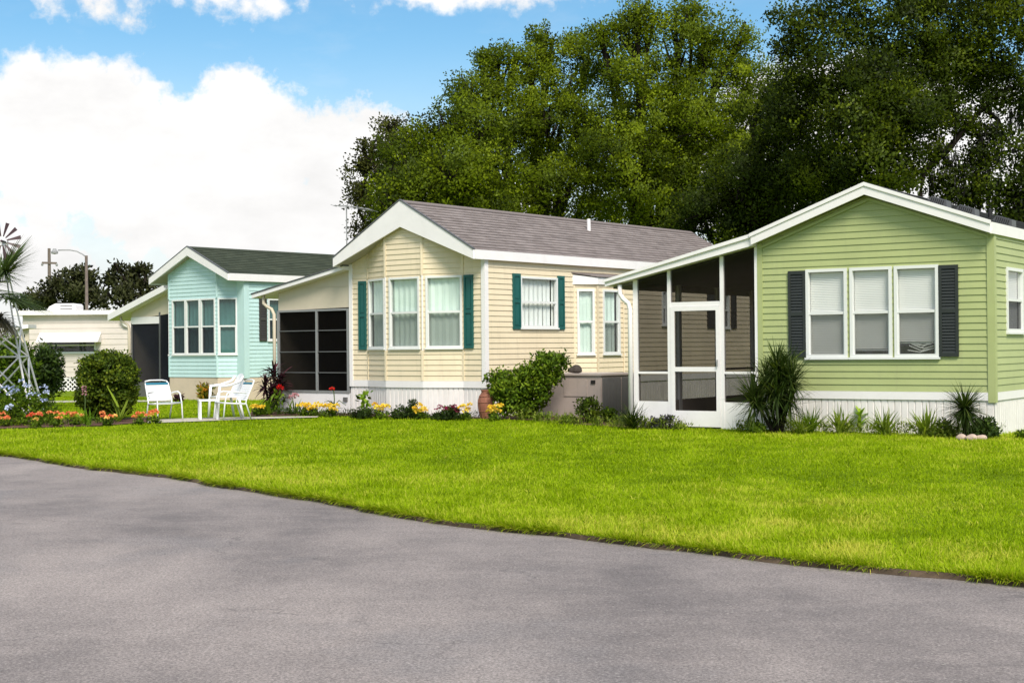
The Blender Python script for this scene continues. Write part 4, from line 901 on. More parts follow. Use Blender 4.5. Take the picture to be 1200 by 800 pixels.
MB().tube([(0, 0, 0), (0, 0, .52)], .012, 6).build('stem', M['stem'], r); lv = Leaves(); zc = np.array([(.0, -.02, .15), (.02, -.02, .28), (-.02, -.02, .38), (.04, -.02, .47)]); lv.clumps(zc, 16, np.array([.08, .09, .10, .11]), .11, .08, np.array([.4, .5, .6, .6])); lv.build('foliage', M['bright'], r)
for px, py, wp, hp, lb in ((424, 489, 32, 15, 'low dark green shrub at the left end of the white skirting'), (470, 489.5, 30, 17, 'low dark green shrub between the two left yellow clumps'), (484, 489.5, 12, 24, 'upright thin shrub left of the middle yellow clump'), (512, 490.5, 16, 9, 'small green tuft left of the magenta bush')):
    bush('low_shrub', px, py, wp, hp, lb, 'shrub', 'dkbush', .05, .028, 40, 24, .09, group='low shrubs along the skirting', stems=2, flat=True)
r, w, hg = bush('magenta_bush', 527, 490.5, 36, 19, 'low bush with dark magenta flowers before the white skirting', 'flower bush', 'dkbush', .055, .03, 50, 22, .09, flat=True, stems=3)
blossoms(r, [(w*.46*(rng.random()*2-1), -.12, hg*(.5+.5*rng.random())) for k in range(16)], .045, 'f_magenta', 14)
# urn
x, y, _ = at(570, 489.2); r = empty('clay_urn', (x, y, -.03), 0, 'tall terracotta urn standing by the cream home corner', 'urn')
MB().lathe([(.0, 0), (.105, 0), (.115, .02), (.145, .14), (.165, .28), (.160, .38), (.130, .48), (.092, .545), (.095, .56), (.108, .575), (.105, .59), (.082, .59), (.07, .5), (.0, .48)], 24).build('body', M['clay'], r, smooth=True)
b = MB()
for k in range(14):
    a = 2*math.pi*k/14; b.tube([((rr+.002)*math.cos(a), (rr+.002)*math.sin(a), z) for rr, z in ((.118, .03), (.145, .14), (.165, .28), (.160, .38), (.132, .475))], .006, 5)
b.build('rib', M['clay'], r); 
for z, rr in ((.15, .152), (.33, .169), (.45, .143)): MB().lathe([(rr, z), (rr+.008, z+.008), (rr, z+.016)], 24).build('band', M['clay'], r)
# big bush, leaning lobes
x, y, _ = at(618, 489); r = empty('bush', (x, y, -.03), 0, 'big leafy green bush hiding the air conditioner end, by the cream home', 'bush'); d = math.hypot(x, y); k = d/F
lv = Leaves(); st = MB()
for (cx, cz, rx, rz_, nn) in ((-20, 34, 25, 20, 90), (-6, 24, 34, 20, 110), (5, 44, 28, 22, 110), (24, 54, 19, 20, 70), (-34, 44, 14, 12, 35), (34, 66, 14, 12, 28), (18, 70, 10, 8, 14), (-10, 12, 28, 10, 50)):
    g = sph(nn)*(.5+.5*rng.random((nn, 1))); Cn = np.stack([cx*k+g[:, 0]*rx*k, g[:, 1]*rx*k*.8, cz*k+g[:, 2]*rz_*k], 1); Cn[:, 2] = np.maximum(Cn[:, 2], .04)
    lv.clumps(Cn, 20, .13*(.7+.6*rng.random(nn)), .085, .042, np.clip(.52+.1*rng.normal()+rng.normal(size=nn)*.17, 0, 1), .15, .5)
    st.tube([(rng.normal()*.05, 0, 0), (cx*k*.5, 0, cz*k*.5), (cx*k, 0, cz*k)], .03, 6, .01)
for a, zt_ in ((-.62, 1.0), (.42, 1.28), (.6, 1.3), (.3, 1.35), (.68, 1.2), (-.1, 1.02), (.2, 1.15)):
    n = 46; t = rng.random((n, 1)); p = np.array((a*.7, 0, zt_*.6))*(1-t)+np.array((a, 0, zt_))*t; lv.add(p+rng.normal(size=(n, 3))*.03, sph(n)+np.array((0, 0, .8)), .085, .04, np.clip(.55+rng.normal(size=n)*.2, 0, 1)); st.tube([(a*.5, 0, zt_*.4), (a, 0, zt_)], .012, 5, .004)
lv.build('foliage', M['bush'], r); st.build('stem', M['bark'], r)
# small plants by the unit and porch
bush('low_shrub', 691, 494, 36, 32, 'small upright yellowish green shrub in front of the air conditioner', 'shrub', 'hedge', .06, .03, 60, 24, .11, group='low shrubs along the skirting', stems=4)
bush('low_shrub', 713, 493, 24, 18, 'rounder lower shrub between air conditioner corner and small yucca', 'shrub', 'bush', .05, .03, 40, 22, .1, group='low shrubs along the skirting', stems=3)
bush('low_shrub', 665, 494, 16, 10, 'tiny green shrub at the left of the yellowish shrub', 'shrub', 'bush', .05, .03, 20, 20, .07, group='low shrubs along the skirting', stems=0, flat=True)
spiky('yucca', 741, 500.5, 44, 40, 'small spiky yucca beside the white porch downspout', 'yucca', n=150, bw=.028, group='spiky yuccas')
bush('purple_plant', 768, 500.2, 30, 14, 'low purple leaved plant at the porch base, left of the screen door', 'plant', 'purple', .07, .03, 30, 16, .1, stems=3, flat=True); 
bush('purple_plant', 784, 500.6, 20, 18, 'dark purple sprig close to the screen door', 'plant', 'purple', .06, .028, 14, 14, .09, stems=4)
bush('low_shrub', 797, 501.6, 16, 8, 'pale green seedling patch in front of the screen door corner', 'shrub', 'weed', .05, .035, 14, 16, .07, group='low shrubs along the skirting', stems=0, flat=True)
spiky('yucca', 912, 505.4, 96, 108, 'big spiky dark yucca between screened porch and green home', 'yucca', n=1700, bw=.032, group='spiky yuccas', stemh=.55, up=.22, droop=.35, heads=15)
bush('low_shrub', 886, 505.6, 28, 16, 'low leafy shrub at the left foot of the big yucca', 'shrub', 'bush', .05, .028, 40, 22, .09, group='low shrubs along the skirting', flat=True, stems=2)
spiky('grass_tuft', 938, 506.8, 50, 36, 'long green grass tuft at the right foot of the big yucca', 'plant', 'weed', 120, .018, 'wild plants along the green home skirting', .6, .15, .55)
spiky('grass_tuft', 951, 506.2, 32, 44, 'upright dark green blade plant just right of the big yucca', 'plant', 'bush', 60, .03, 'wild plants along the green home skirting', .3, .2, .8)
spiky('grass_tuft', 985, 506.0, 50, 44, 'yellow green strap leaf plant below the left window of the green home', 'plant', 'weed', 60, .042, 'wild plants along the green home skirting', .55, .15, .7)
r = empty('broad_leaf_plant', at(1008, 507.1, -.03), 0, 'bright yellow green broad leaved plant below the middle window', 'plant')
n = 26; g = sph(n); g[:, 2] = np.abs(g[:, 2])*.6+.35; lv = Leaves(); lv.blades(np.tile(np.array((0, 0, .22)), (n, 1))+np.stack([0*rng.random(n), 0*rng.random(n), rng.normal(size=n)*.08], 1), g, .16+.1*rng.random(n), .07, .6, np.clip(.6+rng.normal(size=n)*.2, 0, 1), 4); lv.build('foliage', M['bright'], r); MB().tube([(0, 0, 0), (0, 0, .3)], .012, 6).build('stem', M['stem'], r)
spiky('grass_tuft', 1037, 507.8, 65, 42, 'wide arching bronze edged strap plant below the right window', 'plant', 'weed', 50, .046, 'wild plants along the green home skirting', .5, .15, .7, .3)
spiky('grass_tuft', 1085, 509.0, 55, 42, 'arching strap leaf plant below the right dark shutter', 'plant', 'weed', 54, .044, 'wild plants along the green home skirting', .5, .15, .7)
bush('low_shrub', 1106, 510.0, 34, 22, 'sprawling light green shrub left of the small round yucca', 'shrub', 'weed', .05, .03, 44, 18, .1, group='low shrubs along the skirting', flat=True)
spiky('yucca', 1131, 511.1, 58, 64, 'round spiky yucca near the right corner of the green home', 'yucca', n=620, bw=.024, group='spiky yuccas', stemh=.57, up=.05, droop=.45, heads=1)
bush('low_shrub', 1153, 511.1, 36, 26, 'dark green leafy shrub at the right skirting corner', 'shrub', 'dkbush', .06, .032, 70, 22, .1, group='low shrubs along the skirting', flat=True)
bush('low_shrub', 1200, 511.3, 20, 9, 'low tuft at the right edge of the photo beside the skirting', 'shrub', 'bush', .05, .03, 20, 18, .07, group='low shrubs along the skirting', flat=True, stems=0)
for px, py, s_, lb in ((1126, 512.5, .09, 'leftmost pale pink stone under the round yucca'), (1138, 513, .10, 'middle pale pink stone under the round yucca'), (1149, 512.8, .085, 'rightmost pale pink stone under the round yucca')):
    import bmesh
    me = bpy.data.meshes.new('stone'); bm = bmesh.new(); bmesh.ops.create_icosphere(bm, subdivisions=3, radius=s_)
    for v in bm.verts: v.co *= 1+.12*math.sin(v.co.x*40+px)+.1*math.sin(v.co.y*31+py); v.co.z *= .6
    bm.to_mesh(me); bm.free(); me.materials.append(M['palerock']); o = bpy.data.objects.new('stone', me); C.objects.link(o); o.location = at(px, py, -.0); tag(o, lb, 'stone', 'pale stones under the round yucca')
# ground cover along walls
def cover(pix, n, m, label, hgt=.13):
    P = []
    pts = [np.array(at(x, y)[:2]) for x, y in pix]
    for a, b in zip(pts, pts[1:]):
        k = int(n/(len(pts)-1)); t = rng.random((k, 1)); P.append(a+(b-a)*t+rng.normal(size=(k, 2))*.10)
    P = np.concatenate(P); P3 = np.concatenate([P, np.full((len(P), 1), .0)], 1); lv = Leaves()
    lv.clumps(P3+np.array((0, 0, 1))*rng.random((len(P), 1))*hgt, 12, .08, .06, .022, np.clip(.4+rng.normal(size=len(P))*.2, 0, 1), .2, .8)
    Q = np.repeat(P3, 3, 0)+rng.normal(size=(len(P)*3, 3))*(.06, .06, 0); D = rng.normal(size=Q.shape)*.4; D[:, 2] = 1; lv.blades(Q-np.array((0, 0, .03)), D, .12+.2*rng.random(len(Q)), .010, .5, np.clip(.45+rng.normal(size=len(Q))*.2, 0, 1), 3)
    o = lv.build('ground_cover', M[m]); tag(o, label, 'ground cover', kind='stuff')
cover([(860, 502.5), (905, 504), (960, 505), (1020, 506.5), (1080, 508.5), (1120, 509.5), (1166, 510.5)], 170, 'weed', 'low weeds and long grass along the green home skirting')
cover([(610, 490.5), (660, 495), (735, 499.5), (800, 501.5)], 120, 'weed', 'long grass and weeds around the bush and air conditioner')
cover([(308, 484), (370, 485.5), (440, 487), (560, 489)], 90, 'dkbush', 'low leafy ground cover in the flower bed before the cream home', .08)
cover([(-20, 497), (60, 496.5), (130, 494)], 60, 'bush', 'low leafy ground cover in the left flower bed', .08)

# ================================================================== AIR CONDITIONER
t = -.6693; hx, hy = -3.584, 32.154; LC = lambda u, v: (hx+u*math.cos(t)-v*math.sin(t), hy+u*math.sin(t)+v*math.cos(t), 0)
ac = empty('air_conditioner', LC(4.5, .88), t, 'large beige metal air conditioning unit with grey grille side by the cream home', 'air conditioner')
MB().box(0, 1.63, 0, 1.45, -.05, .82).build('cabinet', M['ac'], ac); MB().box(-.03, 1.66, -.03, 1.48, .8205, .86).build('top_cover', M['ac_top'], ac)
b = MB(); b.box(.72, 1.30, -.012, -.001, .40, .74); b.build('access_panel', M['ac'], ac); MB().box(1.40, 1.50, -.02, -.001, .66, .73).build('label_plate', M['black'], ac)
b = MB()
for k in range(2): b.box(1.6305, 1.645, .05+k*.70, .70+k*.70, .02, .78)
b.build('side_grille', M['ac_dark'], ac)
b = MB()
for k in range(26): b.box(1.6455, 1.655, .06+k*.052, .072+k*.052, .05, .75)
b.build('grille_bars', M['ac_dark'], ac)
me = bpy.data.meshes.new('rock'); bm = bmesh.new(); bmesh.ops.create_icosphere(bm, subdivisions=3, radius=.14)
for v in bm.verts: v.co *= 1+.15*math.sin(v.co.x*22)+.12*math.cos(v.co.y*27+1); v.co.z = v.co.z*.85 if v.co.z > 0 else v.co.z*.25; v.co.x *= 1.0
bm.to_mesh(me); bm.free(); me.materials.append(M['rock']); o = bpy.data.objects.new('rock', me); C.objects.link(o); p = LC(5.22, 1.25); o.location = (p[0], p[1], .90); tag(o, 'dark rough rock lying on top of the air conditioner', 'rock')

# ================================================================== PATIO FURNITURE
def strap_chair(loc, rz, label):
    """faces -y locally"""
    r = empty('patio_chair', loc, rz, label, 'chair', 'white strap patio chairs'); w = .29
    f = MB()
    for s in (-1, 1):
        x = s*w
        f.tube([(x*1.04, -.30, 0), (x*1.02, -.26, .38), (x, -.20, .58), (x, -.08, .62), (x, .14, .60), (x, .25, .58)], .017, 8)
        f.tube([(x, .36, 0), (x, .24, .36), (x, .25, .42), (x*.98, .42, .80), (x*.9, .455, .855)], .017, 8)
        f.tube([(x, -.27, .37), (x, .25, .33)], .016, 8)
    f.tube([(-w*.9, .455, .855), (-w*.5, .465, .875), (w*.5, .465, .875), (w*.9, .455, .855)], .017, 8)
    for y, z in ((-.27, .37), (.25, .34)): f.tube([(-w, y, z), (w, y, z)], .016, 8)
    f.build('frame', M['chairwhite'], r, smooth=True)
    s = MB()
    for k in range(1, 8):
        y = -.22+k*.062; z = .378-.006*k; s.box(-w, w, y-.026, y+.024, z-.014, z-.008)
    s.build('seat', M['chairwhite'], r)
    for k in range(2): y = -.262+k*.052; MB().box(-w, w, y-.024, y+.024, .372-.003*k, .380-.003*k).build('accent_strap', M['blue'], r)
    b = MB()
    for k in range(7):
        z = .42+k*.05; y = .25+(z-.42)*.45-.016; q = [(-w, y, z), (w, y, z), (w, y+.021, z+.045), (-w, y+.021, z+.045)]; b.face(q); b.face([(a, c+.006, d) for a, c, d in q][::-1])
    b.build('backrest', M['chairwhite'], r)
    z = .775; y = .25+(z-.42)*.45-.016; q = [(-w, y, z), (w, y, z), (w, y+.021, z+.045), (-w, y+.021, z+.045)]; b = MB(); b.face(q); b.face([(a, c+.006, d) for a, c, d in q][::-1]); b.build('accent_strap', M['blue'], r)
    r.scale = (.9, .9, .9); return r
strap_chair(at(193, 490.5), math.radians(38), 'white strap patio chair with blue edge straps, alone beside the clipped shrub')
strap_chair(at(271, 490.5), math.radians(-58), 'white strap patio chair with blue straps, nearest the burgundy plant')
# small side table
x, y, _ = at(244, 490); r = empty('side_table', (x, y, 0), .3, 'small square white plastic side table left of the second strap chair', 'table')
MB().box(-.2, .2, -.2, .2, .36, .39).build('table_top', M['chairwhite'], r)
for sx in (-1, 1):
    for sy in (-1, 1): MB().box(sx*.17-.02, sx*.17+.02, sy*.17-.02, sy*.17+.02, -.02, .36).build('leg', M['chairwhite'], r)
# moulded plastic armchair
x, y, _ = at(264, 487.5); r = empty('plastic_chair', (x, y, 0), math.radians(-58), 'white moulded plastic armchair with high rounded back, behind the strap chair', 'chair')
s = MB(); s.box(-.23, .23, -.25, .22, .40, .43); s.build('seat', M['chairwhite'], r)
b = MB(); n = 14
for k in range(n):
    a0, a1 = -1+2*k/n, -1+2*(k+1)/n
    f = lambda a: (a*.25, .22-.04*a*a, .43+0*a); g_ = lambda a: (a*.24, .36-.05*a*a, .90-.16*abs(a)**2.4)
    p0, p1, q0, q1 = f(a0), f(a1), g_(a0), g_(a1)
    b.face([p0, p1, q1, q0]); b.face([(p[0], p[1]+.02, p[2]) for p in (p0, q0, q1, p1)])
b.build('backrest', M['chairwhite'], r)
for sx in (-1, 1):
    b = MB(); b.tube([(sx*.27, -.27, -.02), (sx*.26, -.24, .42), (sx*.27, -.22, .63)], .03, 8); b.tube([(sx*.27, -.24, .64), (sx*.28, .0, .66), (sx*.26, .24, .74), (sx*.22, .32, .84)], .028, 8); b.build('armrest', M['chairwhite'], r, smooth=True)
    MB().tube([(sx*.27, .30, -.02), (sx*.23, .21, .42)], .028, 8).build('leg', M['chairwhite'], r, smooth=True)

# ================================================================== GARDEN WINDMILL
D_ = 31.0; X0 = atY(2, 400, D_)[0]; k = D_/F; wm = empty('garden_windmill', (X0, D_, -.03), .12, 'white lattice garden windmill with dark maroon blades at the left edge', 'windmill')
zz = lambda py: atY(2, py, D_)[2]+.03
lev = [(488, 40), (464, 35), (418, 25), (383, 18), (330, 8.5), (287, 4)]
prof = [(zz(p), h_*k) for p, h_ in lev]
for sx in (-1, 1):
    for sy in (-1, 1): MB().tube([(sx*h_, sy*h_, z) for z, h_ in prof], .026, 6, .016).build('leg', M['white'], wm)
for i, (z, h_) in enumerate(prof[1:5]):
    for a, b_ in (((-1, -1), (1, -1)), ((1, -1), (1, 1)), ((1, 1), (-1, 1)), ((-1, 1), (-1, -1))):
        if i: MB().tube([(a[0]*h_, a[1]*h_, z), (b_[0]*h_, b_[1]*h_, z)], .02, 6).build('crossbar', M['white'], wm)
        z2, h2 = prof[i+2]; z1, h1 = z, h_
        if i == 0: z1, h1 = prof[0]; 
        if i in (0,): z2, h2 = prof[2]
        if i < 2:
            MB().tube([(a[0]*h1, a[1]*h1, z1), (b_[0]*h2, b_[1]*h2, z2)], .019, 6).build('brace', M['white'], wm); MB().tube([(b_[0]*h1, b_[1]*h1, z1), (a[0]*h2, a[1]*h2, z2)], .019, 6).build('brace', M['white'], wm)
zh = zz(283.5); hubx = 4*k
wh = empty('wheel', (hubx, -.25, zh)); wh.parent = wm
MB().tube([(0, .32, 0), (0, -.05, 0)], .025, 10).build('hub', M['maroon'], wh)
for i in range(12):
    a = 2*math.pi*(i+.4)/12; c, s = math.cos(a), math.sin(a); b = MB(); r0, r1 = .10, .40
    P = lambda r_, w_, yy: (r_*c-w_*s, yy, r_*s+w_*c)
    q = [P(r0, -.012, .0), P(r1, -.045, -.02), P(r1, .045, .02), P(r0, .012, .01)]; b.face(q); b.face([(p[0], p[1]+.006, p[2]) for p in q][::-1]); b.build('blade', M['maroon'], wh)
b = MB(); b.tube([(hubx, .0, zh), (hubx-.1, .75, zh)], .014, 6); b.build('tail_boom', M['white'], wm); b = MB(); q = [(hubx-.09, .65, zh-.04), (hubx-.14, 1.0, zh-.16), (hubx-.14, 1.0, zh+.16), (hubx-.09, .65, zh+.04)]; b.face(q); b.face([(p[0]+.006, p[1], p[2]) for p in q][::-1]); b.build('tail_vane', M['white'], wm)
MB().box(-.08, .08, -.10, .10, zz(287)-.02, zh).build('head', M['white'], wm)

# ================================================================== FAN PALM
D_ = 30.0; x, y, _ = atY(-13, 420, D_); pz = atY(-3, 338, D_)[2]; r = empty('fan_palm', (x, y, -.03), 0, 'fan palm with spread green fronds at the left edge behind the windmill', 'palm')
MB().tube([(0, 0, 0), (.03, 0, pz*.5), (0, 0, pz)], .14, 12, .11).build('trunk', M['bark'], r, smooth=True)
def fan(lv, root, d, pl, bl, tint, droop=.3):
    d = np.array(d, float); d /= np.linalg.norm(d); tip = np.array(root)+d*pl+np.array((0, 0, -.10*pl)); side = np.cross(d, (0, 0, 1)); side /= np.linalg.norm(side)+1e-6; upv = np.cross(side, d); n = 22
    an = np.linspace(-2.0, 2.0, n); dirs = d*np.cos(an)[:, None]+side*np.sin(an)[:, None]+upv*.12
    lv.blades(np.tile(tip, (n, 1)), dirs, bl*(.75+.25*np.cos(an*.6)), .045, droop, np.clip(tint+rng.normal(size=n)*.15, 0, 1), 3)
    lv.blades(np.array([root]), np.array([d]), pl*1.02, .05, .2, tint, 3)
lv = Leaves(); lv2 = Leaves()
for i in range(38):
    a = i*2.4; el = -.35+1.35*((i*.618) % 1); fan(lv, (0, 0, pz), (math.cos(a)*math.cos(el), math.sin(a)*math.cos(el), math.sin(el)), .55, .95, .5+.3*rng.random(), .45)
for i in range(16):
    a = i*2.4+.5; fan(lv2, (0, 0, pz-.15), (math.cos(a)*.55, math.sin(a)*.55, -.85), .45, .6, .5, .6)
lv.build('fronds', M['palm'], r); lv2.build('dead_fronds', M['palm_dead'], r)

# ================================================================== POLES, ANTENNA
Y = 62.0; x, y, _ = atY(102, 412, Y); zt_ = atY(102, 299.5, Y)[2]; r = empty('street_lamp', (x, y, 0), 0, 'brown wooden pole with a curved lamp arm behind the white trailer', 'street lamp')
MB().tube([(0, 0, 0), (0, 0, zt_*.55), (0, 0, zt_)], .085, 10, .06).build('pole', M['wood'], r)
q = [atY(px, py, Y) for px, py in ((102, 302), (97, 298), (90, 294.5), (82, 293), (74, 293), (68, 293.2))]; MB().tube([(p[0]-x, 0, p[2]) for p in q], .028, 6).build('arm', M['metal'], r, smooth=True)
p = atY(64, 294.5, Y); MB().lathe([(0, .12), (.06, .12), (.09, .05), (.15, -.02), (.14, -.10), (.0, -.13)], 14, (p[0]-x, 0, p[2])).build('lamp_head', M['metal'], r)
Y = 100.0; x, y, _ = atY(58.5, 412, Y); zt_ = atY(58.5, 291, Y)[2]; r = empty('utility_pole', (x, y, 0), 0, 'thin wooden utility pole with one crossarm above the far trees', 'utility pole')
MB().tube([(0, 0, 0), (0, 0, zt_)], .15, 10, .10).build('pole', M['wood'], r); p0 = atY(50, 308, Y); p1 = atY(67, 308.5, Y); MB().obox((p0[0]-x, -.1, p0[2]), (p1[0]-x, -.1, p1[2]), .12, .14).build('crossarm', M['wood'], r)
for p in (p0, p1): MB().lathe([(0, -.22), (.07, -.2), (.09, -.1), (.05, 0)], 8, (p[0]-x, -.1, p[2])).build('insulator', M['metal'], r)
Y = 38.5; x, y, _ = atY(407.5, 412, Y); zt_ = atY(407.5, 241, Y)[2]; r = empty('tv_antenna', (x, y, 0), 0, 'thin rooftop television antenna on a mast behind the cream home', 'antenna')
MB().tube([(0, 0, 0), (0, 0, zt_+.02)], .018, 6).build('mast', M['metal'], r)
a = atY(391, 241, Y); b2 = atY(436, 246, Y); MB().tube([(a[0]-x, 0, a[2]), (0, 0, zt_-.0), (b2[0]-x, .0, b2[2])], .014, 6).build('boom', M['metal'], r)
for kx in range(9):
    tt_ = kx/8; px_ = a[0]+(b2[0]-a[0])*tt_-x; pz_ = a[2]+(b2[2]-a[2])*tt_; ln = .25+.35*tt_; MB().tube([(px_-.18*ln, -ln*1.1, pz_), (px_+.18*ln, ln*1.1, pz_+.0)], .006, 5).build('element', M['metal'], r)

# ================================================================== TREES
def tree(name, Y, base_px, lobes, label, m='oak', L=.11, W=.068, per=165, crad=.62, dens=13.0, trunk_r=.35, group='big trees behind the homes', limbs=True, tint=.42, mats=None, moss=None):
    bx, by, _ = atY(base_px, 412, Y); r = empty(name, (bx, by, -.03), 0, label, 'tree', group); lv = Leaves(); tk = MB(); k = Y/F
    cents = []; zs = min(atY(l[0], l[1], Y)[2] for l in lobes)
    fork = (0, 0, max(2.2, min(zs, 5.0)*.8))
    tk.tube([(0, 0, 0), (.08, .05, fork[2]*.5), fork], trunk_r, 10, trunk_r*.75)
    for (px, py, rp, *o) in lobes:
        c = np.array(atY(px, py, Y)); c = c-np.array((bx, by, 0)); c[1] += (o[0] if o else 0)+rng.normal()*rp*k*.35; R = rp*k; cents.append((c, R))
        nn = int(dens*R*R)+4; g = sph(nn); rad = .55+.5*rng.random((nn, 1)); g = g*rad*R; g[:, 2] *= .85
        tl = np.clip(tint+.13*rng.normal()+rng.normal(size=nn)*.19, 0, 1)
        lv.clumps(c+g, per, crad*(.6+.7*rng.random(nn)), L, W, tl, .08, .35, .75, lobe=g/(np.linalg.norm(g, axis=1, keepdims=True)+1e-6))
        # sprigs that break the outline
        ns = int(nn*.6); g = sph(ns)*R*(1.05+.38*rng.random((ns, 1))); g[:, 2] *= .9; lv.clumps(c+g, per//5, crad*.40, L, W, np.clip(tint+rng.normal(size=ns)*.15, 0, 1), .15, .4)
        if limbs:
            mid = (np.array(fork)+c)/2+np.array((rng.normal()*.4, rng.normal()*.4, rng.random()*.5)); tk.tube([fork, tuple(mid), tuple(c)], trunk_r*.42, 6, .04)
            for q in range(4):
                e = c+sph(1)[0]*R*.9; tk.tube([tuple(mid*.3+c*.7), tuple((c+e)/2+rng.normal(size=3)*.15), tuple(e)], .07, 5, .015)
    lv.build('crown', M[m], r); tk.build('trunk', M['bark'], r)
    return r, cents, (bx, by)
G1 = 'big trees behind the homes'
tree('oak_tree', 53, 470, [(452, 165, 26), (437, 205, 26), (430, 235, 18), (447, 255, 26), (470, 200, 30), (425, 272, 14), (488, 165, 28), (420, 222, 10), (436, 170, 12), (458, 148, 13), (424, 190, 8)], 'brownish dark oak at the left end of the big trees, behind the cream roof peak', 'oak_red', per=110, dens=12, crad=.5, trunk_r=.2, tint=.5)
tree('oak_tree', 50, 520, [(478, 245, 26), (510, 250, 34), (545, 245, 36), (580, 255, 34), (505, 195, 34), (545, 190, 38), (520, 150, 26), (540, 128, 22), (500, 165, 18), (560, 150, 30), (455, 262, 18), (480, 215, 34, -1), (500, 235, 38, -2), (468, 245, 26, -2), (535, 215, 42, -2), (458, 225, 22), (565, 200, 40, -1), (475, 180, 26)], 'mid green oak above the cream roof front, stepping up to the right', trunk_r=.32)
tree('oak_tree', 58, 630, [(560, 110, 30), (545, 100, 14), (590, 130, 44), (630, 110, 46), (600, 200, 50), (650, 190, 56), (670, 90, 44), (650, 55, 26), (636, 42, 14), (690, 60, 26), (620, 75, 24), (690, 250, 50), (620, 260, 40), (580, 75, 20), (568, 72, 12), (545, 118, 14), (597, 66, 12), (600, 255, 44, -3), (650, 235, 46, -3.5), (690, 200, 44, -3), (560, 230, 36, -3), (640, 150, 44, -2), (600, 160, 36, -2), (680, 140, 36, -1.5)], 'tall broad oak in the middle behind the cream roof', trunk_r=.45, dens=11)
tree('oak_tree', 55, 770, [(720, 60, 36), (735, 30, 20), (760, 25, 22), (790, 60, 48), (800, 22, 22), (830, 35, 26), (770, 130, 60), (830, 110, 52), (720, 160, 50), (800, 200, 60), (740, 240, 50), (850, 70, 36), (865, 42, 18), (880, 90, 26), (870, 150, 44), (745, 16, 10), (813, 12, 9), (704, 34, 14), (740, 230, 48, -3), (790, 220, 46, -3), (720, 190, 44, -3), (760, 160, 50, -2.5), (810, 150, 44, -2.5), (740, 100, 40, -2), (860, 200, 40, -2)], 'tallest oak right of centre with a rounded bright green top', trunk_r=.5, dens=11, tint=.46)
tree('oak_tree', 48, 880, [(880, 200, 40), (910, 150, 30), (905, 110, 18), (920, 230, 46), (860, 255, 36), (900, 275, 40), (930, 180, 34), (840, 230, 28), (885, 130, 22), (800, 265, 26), (900, 235, 40, -2), (860, 215, 36, -2), (935, 220, 36, -2), (846, 272, 24, -1), (875, 262, 26, -1), (858, 285, 22, -1), (815, 250, 26, -1)], 'lower dark oak filling the gap between cream roof and green gable', 'oak_dark', trunk_r=.35, tint=.5)
rt, cents, bxy = tree('oak_tree', 43, 1076, [(950, 40, 34), (940, 85, 26), (928, 20, 20), (985, 75, 44), (965, 140, 40), (1000, 20, 44), (1030, 100, 46), (1010, 170, 46), (970, 200, 36), (1060, 40, 50), (1080, 110, 36), (1110, 20, 46), (1120, 75, 40), (1150, 30, 50), (1190, 20, 50), (1170, 90, 34), (1200, 85, 40), (1060, 170, 26), (1040, 205, 26), (1100, 145, 10), (990, 225, 26), (1020, -30, 60), (1120, -40, 60), (1200, -30, 60), (925, 55, 12), (928, 122, 18), (915, 140, 14), (1128, 205, 6), (1146, 178, 5), (1095, 180, 6), (1105, 210, 6), (1140, 148, 7), (1162, 118, 8), (1122, 138, 6), (1168, 158, 6), (1112, 228, 6), (1150, 218, 6), (1136, 232, 5), (1098, 120, 12), (1158, 192, 5), (1000, 200, 44, -2), (1030, 150, 44, -2), (970, 160, 40, -2), (1040, 225, 28, -1), (1050, 140, 32, -1.5), (1000, 110, 44, -2), (985, 110, 58, 3.5), (1040, 80, 55, 3.5), (1005, 195, 48, 3.5), (1090, 45, 48, 3.5), (1150, 45, 48, 3.5), (1200, 60, 44, 3.5), (940, 95, 24, 2), (945, 190, 34, 2), (1050, 160, 26, 2)], 'huge dark oak with hanging moss overhead at the right', 'oak_dark', trunk_r=.2, dens=12, per=165, limbs=False, tint=.45)
# drooping moss on the right oak
def moss(r, bxy, spots, Y):
    lv = Leaves(); k = Y/F
    for px, py, ln in spots:
        p = np.array(atY(px, py, Y))-np.array((*bxy, 0)); n = 80; ln_m = ln*k
        t = rng.random(n); P = p+np.stack([rng.normal(size=n)*.065*(1-t*.6), rng.normal(size=n)*.10, -t*ln_m*.75], 1); D = rng.normal(size=(n, 3))*.12; D[:, 2] = -1
        lv.add(P, D, .25+.4*rng.random(n), .035, np.clip(.4+rng.normal(size=n)*.25, 0, 1))
    lv.build('spanish_moss', M['moss'], r)
moss(rt, bxy, [(1108, 160, 45), (1118, 170, 60), (1130, 180, 60), (1140, 165, 70), (1147, 140, 75), (1155, 140, 85), (1165, 135, 60), (1125, 210, 35), (1138, 215, 30), (1100, 150, 40), (1158, 190, 60), (1148, 200, 50), (1168, 200, 45), (1185, 120, 40), (1195, 110, 45), (1092, 190, 40), (1112, 215, 30), (1120, 120, 40), (1172, 150, 40)], 43)
br = MB(); P = lambda px, py: tuple(np.array(atY(px, py, 43))-np.array((*bxy, 0)))
br.tube([P(1077, 240), P(1082, 200), P(1110, 175), P(1135, 145), P(1152, 125), P(1185, 100)], .13, 8, .05); br.tube([P(1152, 125), P(1170, 140), P(1180, 165), P(1195, 175)], .08, 8, .03); br.tube([P(1135, 145), P(1150, 160), P(1160, 200)], .08, 6, .03)
br.build('limb', M['bark'], rt)
tree('oak_tree', 38, 1215, [(1200, 215, 20), (1222, 180, 34), (1192, 245, 16), (1210, 255, 32), (1245, 220, 60), (1180, 226, 7), (1235, 120, 36)], 'almost black dense tree at the right edge behind the green home', 'oak_dark', trunk_r=.4, tint=.28)
G2 = 'far trees beyond the white trailer'
